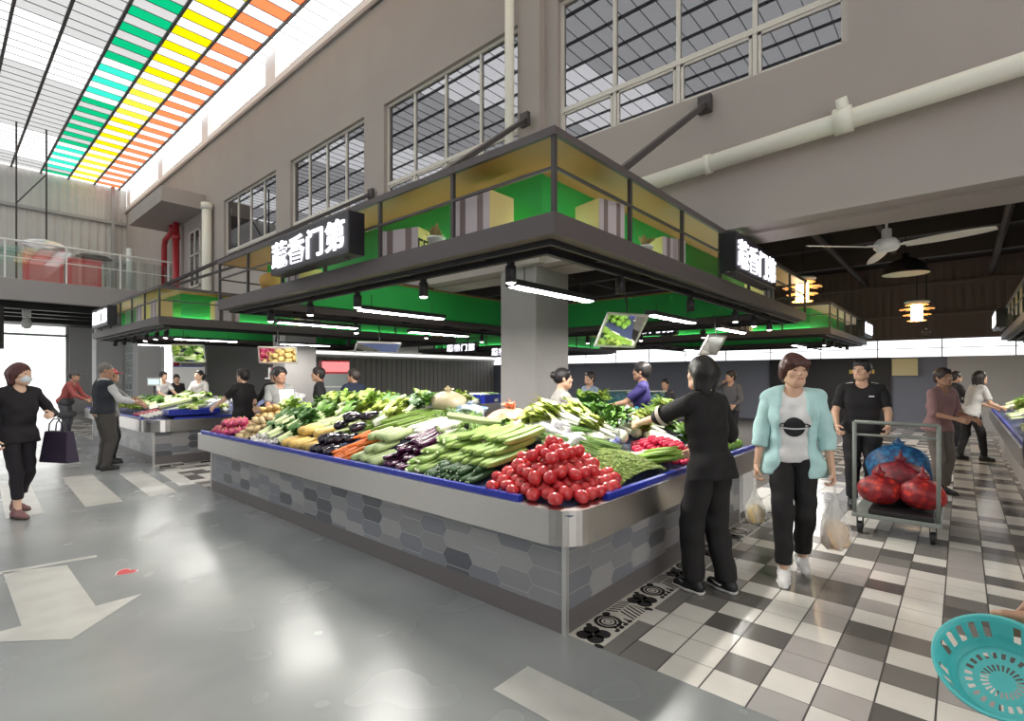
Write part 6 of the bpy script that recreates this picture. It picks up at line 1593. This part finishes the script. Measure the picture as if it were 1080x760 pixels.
for k in range(3): put('daikon', 4.45+.08*k, 2.06+.02*k, deck_h(4.5,2.06)+.10, (0,-SL,R(70)), 'white radish lying behind the cherry radishes', 'radish', 'white radishes behind the cherry radishes', .9)
bunches('leafy_bright', 'R', [(3.72+.16*k, .78+.05*(k%2), .07) for k in range(3)] + [(4.55+.17*k, .70+.10*(k%2), .06) for k in range(3)], 'pale leafy bunch between the radishes and the round cabbages', 'greens', 'pale bunches behind the radishes', yaw=20, sc=1.1)
bunches('leafy', 'R', [(4.72+.16*k, .36+.22*(k%2), .04) for k in range(3)], 'green leafy bunch at the aisle edge hidden by the woman in black', 'greens', 'leafy bunches behind the woman in black', sc=1.1)
bunches('lettuce', 'R', [(4.85+.19*k, .88+.05*(k%2), .06) for k in range(4)], 'lettuce head on the aisle arm right of the cabbages', 'lettuce', 'lettuces right of the cabbages', sc=1.1)
bunches('leafy_bright', 'L', [(2.55+.16*k, .95, .10) for k in range(2)], 'pale leafy bunch between the luffas and the leeks', 'greens', 'pale bunches behind the luffas', sc=1.0)
plump(*onR(3.55,.98,.10), .13, (1.4,1.0,.5), m_plas, 'flattened white plastic over the napa cabbages', 61)
plump(*onR(4.45,1.02,.06), .12, (1.3,1.0,.5), m_plas, 'white plastic bag below the reaching hand', 62)
# --- back arm of the near stall, seen over the rim
def BA(x, y): return x, y, deck_h(x, y)
sp = [(4.4+.23*k, 6.42+.12*(k%3)) for k in range(9)]
for q, (x, y) in enumerate(sp): put('lettuce%d' % (q%3), x, y, deck_h(x,y)+.06+.03*(q%2), (0,0,R(rv.uniform(0,360))), 'pale lettuce head on the far side of the near stall', 'lettuce', 'lettuces on the far side', 1.25)
for q in range(10): put('leafy_bright%d' % (q%3), 5.0+.22*q, 6.38+.15*(q%2), deck_h(5,6.45)+.05, (0,0,R(rv.uniform(0,360))), 'pale green bunch on the far side of the near stall', 'greens', 'pale bunches on the far side', 1.2)
crate(6.62,6.46,1.0,R(8),.62,.40,.15,'blue crate of leeks on the far side of the near stall')
for k in range(6): put('leek', 6.60, 6.32+.055*k, 1.165+.012*(k%2), (0,0,R(6)), 'leek lying over the blue crate on the far side', 'leek', 'leeks in the blue crate', .85)
for k, x in enumerate((5.35, 5.85, 7.2, 7.6)): plump(x, 6.5, .99, .15, (1.3,1.0,.6), (m_plas, m_beige)[k%2], ('white plastic bag at the left of the far side','beige bag in the middle of the far side','white bag right of the blue crate','beige bag at the right end of the far side')[k], 30+k)
# --- low cabinet, fish tank and goods deeper inside
g = empty('low_cabinet', (6.4,4.05,0)); tag(g, 'dark grey low cabinet behind the seller woman', 'cabinet')
MB().box(-.7,.7,-.3,.3,.05,1.02).build('body', mat('cabinet_grey', (.11,.11,.115), .5), g, bevel=.01); MB().box(-.72,.72,-.32,.32,1.02,1.05).build('top', m_steel, g); MB().box(-.68,.68,-.28,.28,0,.05).build('plinth', m_black, g)
MB().box(-.62,-.02,-.315,-.30,.12,.95).build('door', mat('cabinet_door', (.13,.13,.135), .45), g); MB().box(.02,.62,-.315,-.30,.12,.95).build('door', mat('cabinet_door', (.13,.13,.135), .45), g)
crate(5.86,4.0,1.052,0,.30,.38,.12,'small blue crate at the left end of the grey cabinet')
for k in range(4): put('lettuce%d' % (k%3), 6.1+.2*k, 4.0+.05*(k%2), 1.10, (0,0,R(80*k)), 'lettuce head on the grey cabinet', 'lettuce', 'lettuces on the grey cabinet', .95)
c = ray(668, 9.3)
g = empty('fish_tank', (c[0],c[1],0), R(-10)); tag(g, 'glass fish tank with pale teal water in the dark hall', 'tank')
MB().box(-.55,.55,-.3,.3,0,.88).build('stand', mat('cabinet_grey', (.11,.11,.115), .5), g); t_ = MB(); 
for q in ((-.55,.55,-.3,-.29),(-.55,.55,.29,.3),(-.55,-.54,-.3,.3),(.54,.55,-.3,.3)): t_.box(q[0],q[1],q[2],q[3],.88,1.22)
t_.build('glass', glass_mat('tank_glass', (.75,.92,.92), .12), g); MB().box(-.53,.53,-.28,.28,.885,1.10).build('water', mat('teal_water', (.20,.50,.52), .1, trans=.5), g)
f_ = MB(); 
for z_ in (.88,1.21): f_.box(-.56,.56,-.31,-.295,z_,z_+.02); f_.box(-.56,.56,.295,.31,z_,z_+.02)
f_.build('tank_frame', m_alu, g)
# white cupboard at the aisle end of the near counter
g = empty('white_cupboard', (5.93,2.0,0)); tag(g, 'white cupboard standing at the aisle end of the near counter', 'cupboard')
MB().box(-.25,.25,-.24,.3,.04,.62).build('body', m_white, g, bevel=.008); MB().box(-.24,.24,-.255,-.241,.08,.58).build('door', m_white, g); MB().box(-.24,.24,-.22,.28,0,.04).build('plinth', m_plinth, g); MB().box(-.27,.27,-.27,.31,.62,.65).build('top', m_steel, g)
# --- red drinks fridge and white board in the depth
def fridge(c, rz, label):
    g = empty('drinks_fridge', c, rz); tag(g, label, 'fridge')
    MB().box(-.35,.35,-.3,.3,0,1.9).build('body', mat('fridge_red', (.45,.03,.04), .4), g, bevel=.015)
    d = MB().box(-.31,.31,-.33,-.301,.18,1.55).build('door', mat('fridge_glass', (.30,.33,.33), .12), g); MB().box(.24,.27,-.36,-.33,.6,1.1).build('handle', m_alu, d)
    MB().box(-.34,.34,-.32,-.301,1.6,1.86).build('lit_header', emit_mat('fridge_header', (.8,.25,.25), .8), g)
    for z_ in (.5,.85,1.2): MB().box(-.3,.3,-.334,-.329,z_,z_+.02).build('shelf', m_white, d)
c = ray(352, 13.6); fridge((c[0],c[1],0), R(-20), 'red drinks fridge with a glass door behind the man in the black jacket')
c = ray(322, 12.6); fc = (XW-.02, 12.33); g = empty('wall_shelf', (XW-.001,12.33,1.42), R(-90)); tag(g, 'small shelf of white and red packets on the grey column', 'shelf')
MB().box(-.3,.3,-.2,0,0,.03).build('board', m_alu, g)
for k in range(3): MB().box(-.2+.15*k,-.09+.15*k,-.16,-.04,.031,.27).build('packet', (m_white, mat('packet_red', (.5,.03,.04), .5), m_white)[k], g)
c = ray(303, 12.0, 1.0); g = empty('wall_sign', (XW-.004, 12.33, 1.95), R(-90)); tag(g, 'red plate on the grey column above the small shelf', 'plate'); MB().box(-.16,.16,-.012,0,0,.11).build('plate', mat('plate_red', (.45,.04,.06), .5), g); MB().box(-.13,.13,-.016,-.012,.045,.065).build('pale_line', m_white, g)
c = ray(199, 14.6); g = empty('white_board', (c[0],c[1],0), R(-35)); tag(g, 'tall white notice board standing behind the seller with tied hair', 'board')
MB().box(-.38,.38,-.02,.02,.9,1.75).build('panel', m_white, g); b = MB(); b.box(-.40,-.38,-.025,.025,0,1.78); b.build('leg', m_alu, g); MB().box(.38,.40,-.025,.025,0,1.78).build('leg', m_alu, g); MB().box(-.4,.4,-.025,.025,1.75,1.78).build('top_rail', mat('board_blue', (.05,.08,.4), .4), g)
g = empty('scale', (2.96,12.62,deck_h(2.96-.03,12.62-8.48)+.10), R(-60)); tag(g, 'electronic shop scale with a lit pale display on the second stall', 'scale')
MB().box(-.17,.17,-.14,.14,0,.09).build('body', m_dark, g, bevel=.01); MB().box(-.19,.19,-.16,.10,.095,.11).build('weighing_plate', m_steel, g); MB().box(-.02,.02,.11,.14,.09,.34).build('pole', m_dark, g); d = MB().box(-.16,.16,.10,.14,.34,.50).build('display', m_white, g); MB().box(-.13,.13,.096,.1,.37,.47).build('lit_screen', emit_mat('scale_screen', (.55,.75,.8), .9), d)
c = ray(268,8.75); put_bag = plump(3.86, 8.1, 1.0, .15, (1.0,1.0,.9), m_plas, 'white plastic bag carried among the shoppers left of the near stall', 41)
# --- goods of the second stall
def d2(x, y): return deck_h(x, y, 2.30, 10.05, 15.2)
for k in range(60):
    x, y = 2.42+rv.uniform(0,.38), 10.4+rv.uniform(0,1.1); i_, j_ = k%6, k//6; x, y = 2.42+.062*i_+rv.uniform(-.004,.004), 10.42+.10*j_+rv.uniform(-.004,.004)
    put('red_onion' if j_ > 4 else 'garlic', x, y, d2(x,y)+.05, (0,0,rv.uniform(0,6)), 'red onion at the front of the second stall' if j_ > 4 else 'garlic bulb at the rounded corner of the second stall', 'onion' if j_ > 4 else 'garlic', 'red onions of the second stall' if j_ > 4 else 'garlic of the second stall', .62 if j_ > 4 else .95)
for k in range(14):
    x, y = 3.05+.32*(k%2), 10.6+.3*(k//2); put(('celery%d' if k % 3 else 'scallion%d') % (k%3), x, y, d2(x,y)+.07, (0,-SL,R(rv.uniform(-20,30))), ('long green celery bunch on the second stall' if k % 3 else 'scallion bunch on the second stall'), 'celery' if k % 3 else 'scallion', 'celery of the second stall' if k % 3 else 'scallions of the second stall', 1.3)
for k in range(12):
    x, y = 2.62+.25*(k%2), 11.7+.28*(k//2); put(('lettuce%d','leafy%d')[k%2] % (k%3), x, y, d2(x,y)+.05, (0,-SL,R(rv.uniform(-40,40))), ('lettuce head on the second stall','leafy bunch on the second stall')[k%2], ('lettuce','greens')[k%2], ('lettuces of the second stall','leafy bunches of the second stall')[k%2], 1.2)
for k in range(8):
    x, y = 2.52+.14*(k%2), 13.5+.2*(k//2); put('yellow_squash' if k < 4 else 'carrot', x, y, d2(x,y)+.07, (0,-SL,R(rv.uniform(-20,20))), 'yellow squash far along the second stall' if k < 4 else 'carrot at the far end of the second stall', 'squash' if k < 4 else 'carrot', 'squashes of the second stall' if k < 4 else 'carrots of the second stall', 1.0)
for k in range(5): x, y = 3.1+.5*k, 10.35; put('leafy_bright%d' % (k%3), x, y, d2(x,y)+.04, (0,-SL,R(90+rv.uniform(-15,15))), 'pale green bunch on the near side of the second stall', 'greens', 'pale bunches on the near side of the second stall', 1.0)
plump(3.55,10.62,d2(3.5,10.6)+.02, .17, (1.4,1.0,.7), m_plas, 'white plastic bags heaped on the near corner of the second stall', 43); plump(4.1,10.72,d2(4.1,10.7)+.02, .18, (1.2,1.1,.7), m_plas, 'large white plastic bag further right on the second stall', 44)
crate(3.05,10.30,d2(3.05,10.3)+.05,0,.8,.34,.07,'shallow blue tray of pale goods on the second stall')
# --- right-hand counter along the aisle
RX0, RX1, RY = 7.3, 15.5, -.46
g = empty('display_counter', (0,0,0)); tag(g, 'long display counter on the right side of the tiled aisle', 'counter', 'vegetable display counters')
b = MB(); b.cur = 0; b.box(RX0+.15,RX1-.15,RY-1.1,RY-.15,0,.552); b.build('tiled_base', [m_grout]+m_hex, g)
t_ = MB(); band(t_, [(RX0,RY-1.3),(RX0,RY-.2)]+[(RX0+.2-.2*math.cos(R(a)), RY-.2+.2*math.sin(R(a))) for a in range(15,91,15)]+[(RX0+.2+(RX1-RX0-.2)*k/8, RY) for k in range(1,9)], 0, -.03, .552, .75); t_.build('steel_trim', m_steel, g)
dk = MB()
def d3(x, y): return .715+.26*max(0,min(1,(RY-y)/1.25))
dk.add([(RX0+.03,RY-.02,d3(0,RY-.02)),(RX1,RY-.02,d3(0,RY-.02)),(RX1,RY-1.3,d3(0,RY-1.3)),(RX0+.03,RY-1.3,d3(0,RY-1.3))], [(3,2,1,0)]); dk.build('sloping_deck', m_deck, g)
MB().bar((RX0+.3,RY-.05,.768),(RX1-.05,RY-.05,.768),.035,.036).build('blue_edging', m_blue, g); MB().box(RX0+.1,RX1,RY-1.33,RY-1.30,0,1.05).build('back_panel', m_steel, g)
for k in range(48):
    x = RX0+.35+.33*(k//2)*.98; y = RY-.44-.44*(k%2); kd = ('lettuce','leafy_bright','celery','leafy')[(k//4)%4]
    nm_ = {'lettuce':'lettuce head','leafy_bright':'pale leafy bunch','celery':'celery bunch','leafy':'leafy bunch'}[kd]
    put('%s%d' % (kd, k%3), x, y, d3(x,y)+.04, (0,-SL,R(-90+rv.uniform(-25,25))), nm_+' on the right-hand counter', 'greens', nm_+' row on the right-hand counter', 1.3)
plump(13.2,RY-.9,.95,.2,(1.6,1.0,.7), mat('pink_plastic', (.70,.12,.25), .4), 'bright pink bag on the right-hand counter', 51)
plump(12.3,RY-.85,.95,.2,(1.4,1.0,.6), m_plas, 'white bag left of the pink one on the right-hand counter', 52)
# yellow notices on the dark column far right
g = empty('wall_sign', (XF-.16,1.25,1.75), R(-90)); tag(g, 'pale yellow notice on the dark far wall', 'notice'); MB().box(-.3,.3,-.02,0,-.25,.25).build('plate', mat('notice_cream', (.75,.66,.38), .6), g)
g = empty('wall_sign', (XF-.16,2.3,1.62), R(-90)); tag(g, 'narrow yellow strip notice left of the pale one', 'notice'); MB().box(-.32,.32,-.02,0,-.06,.06).build('plate', mat('notice_yellow', (.80,.55,.12), .6), g)
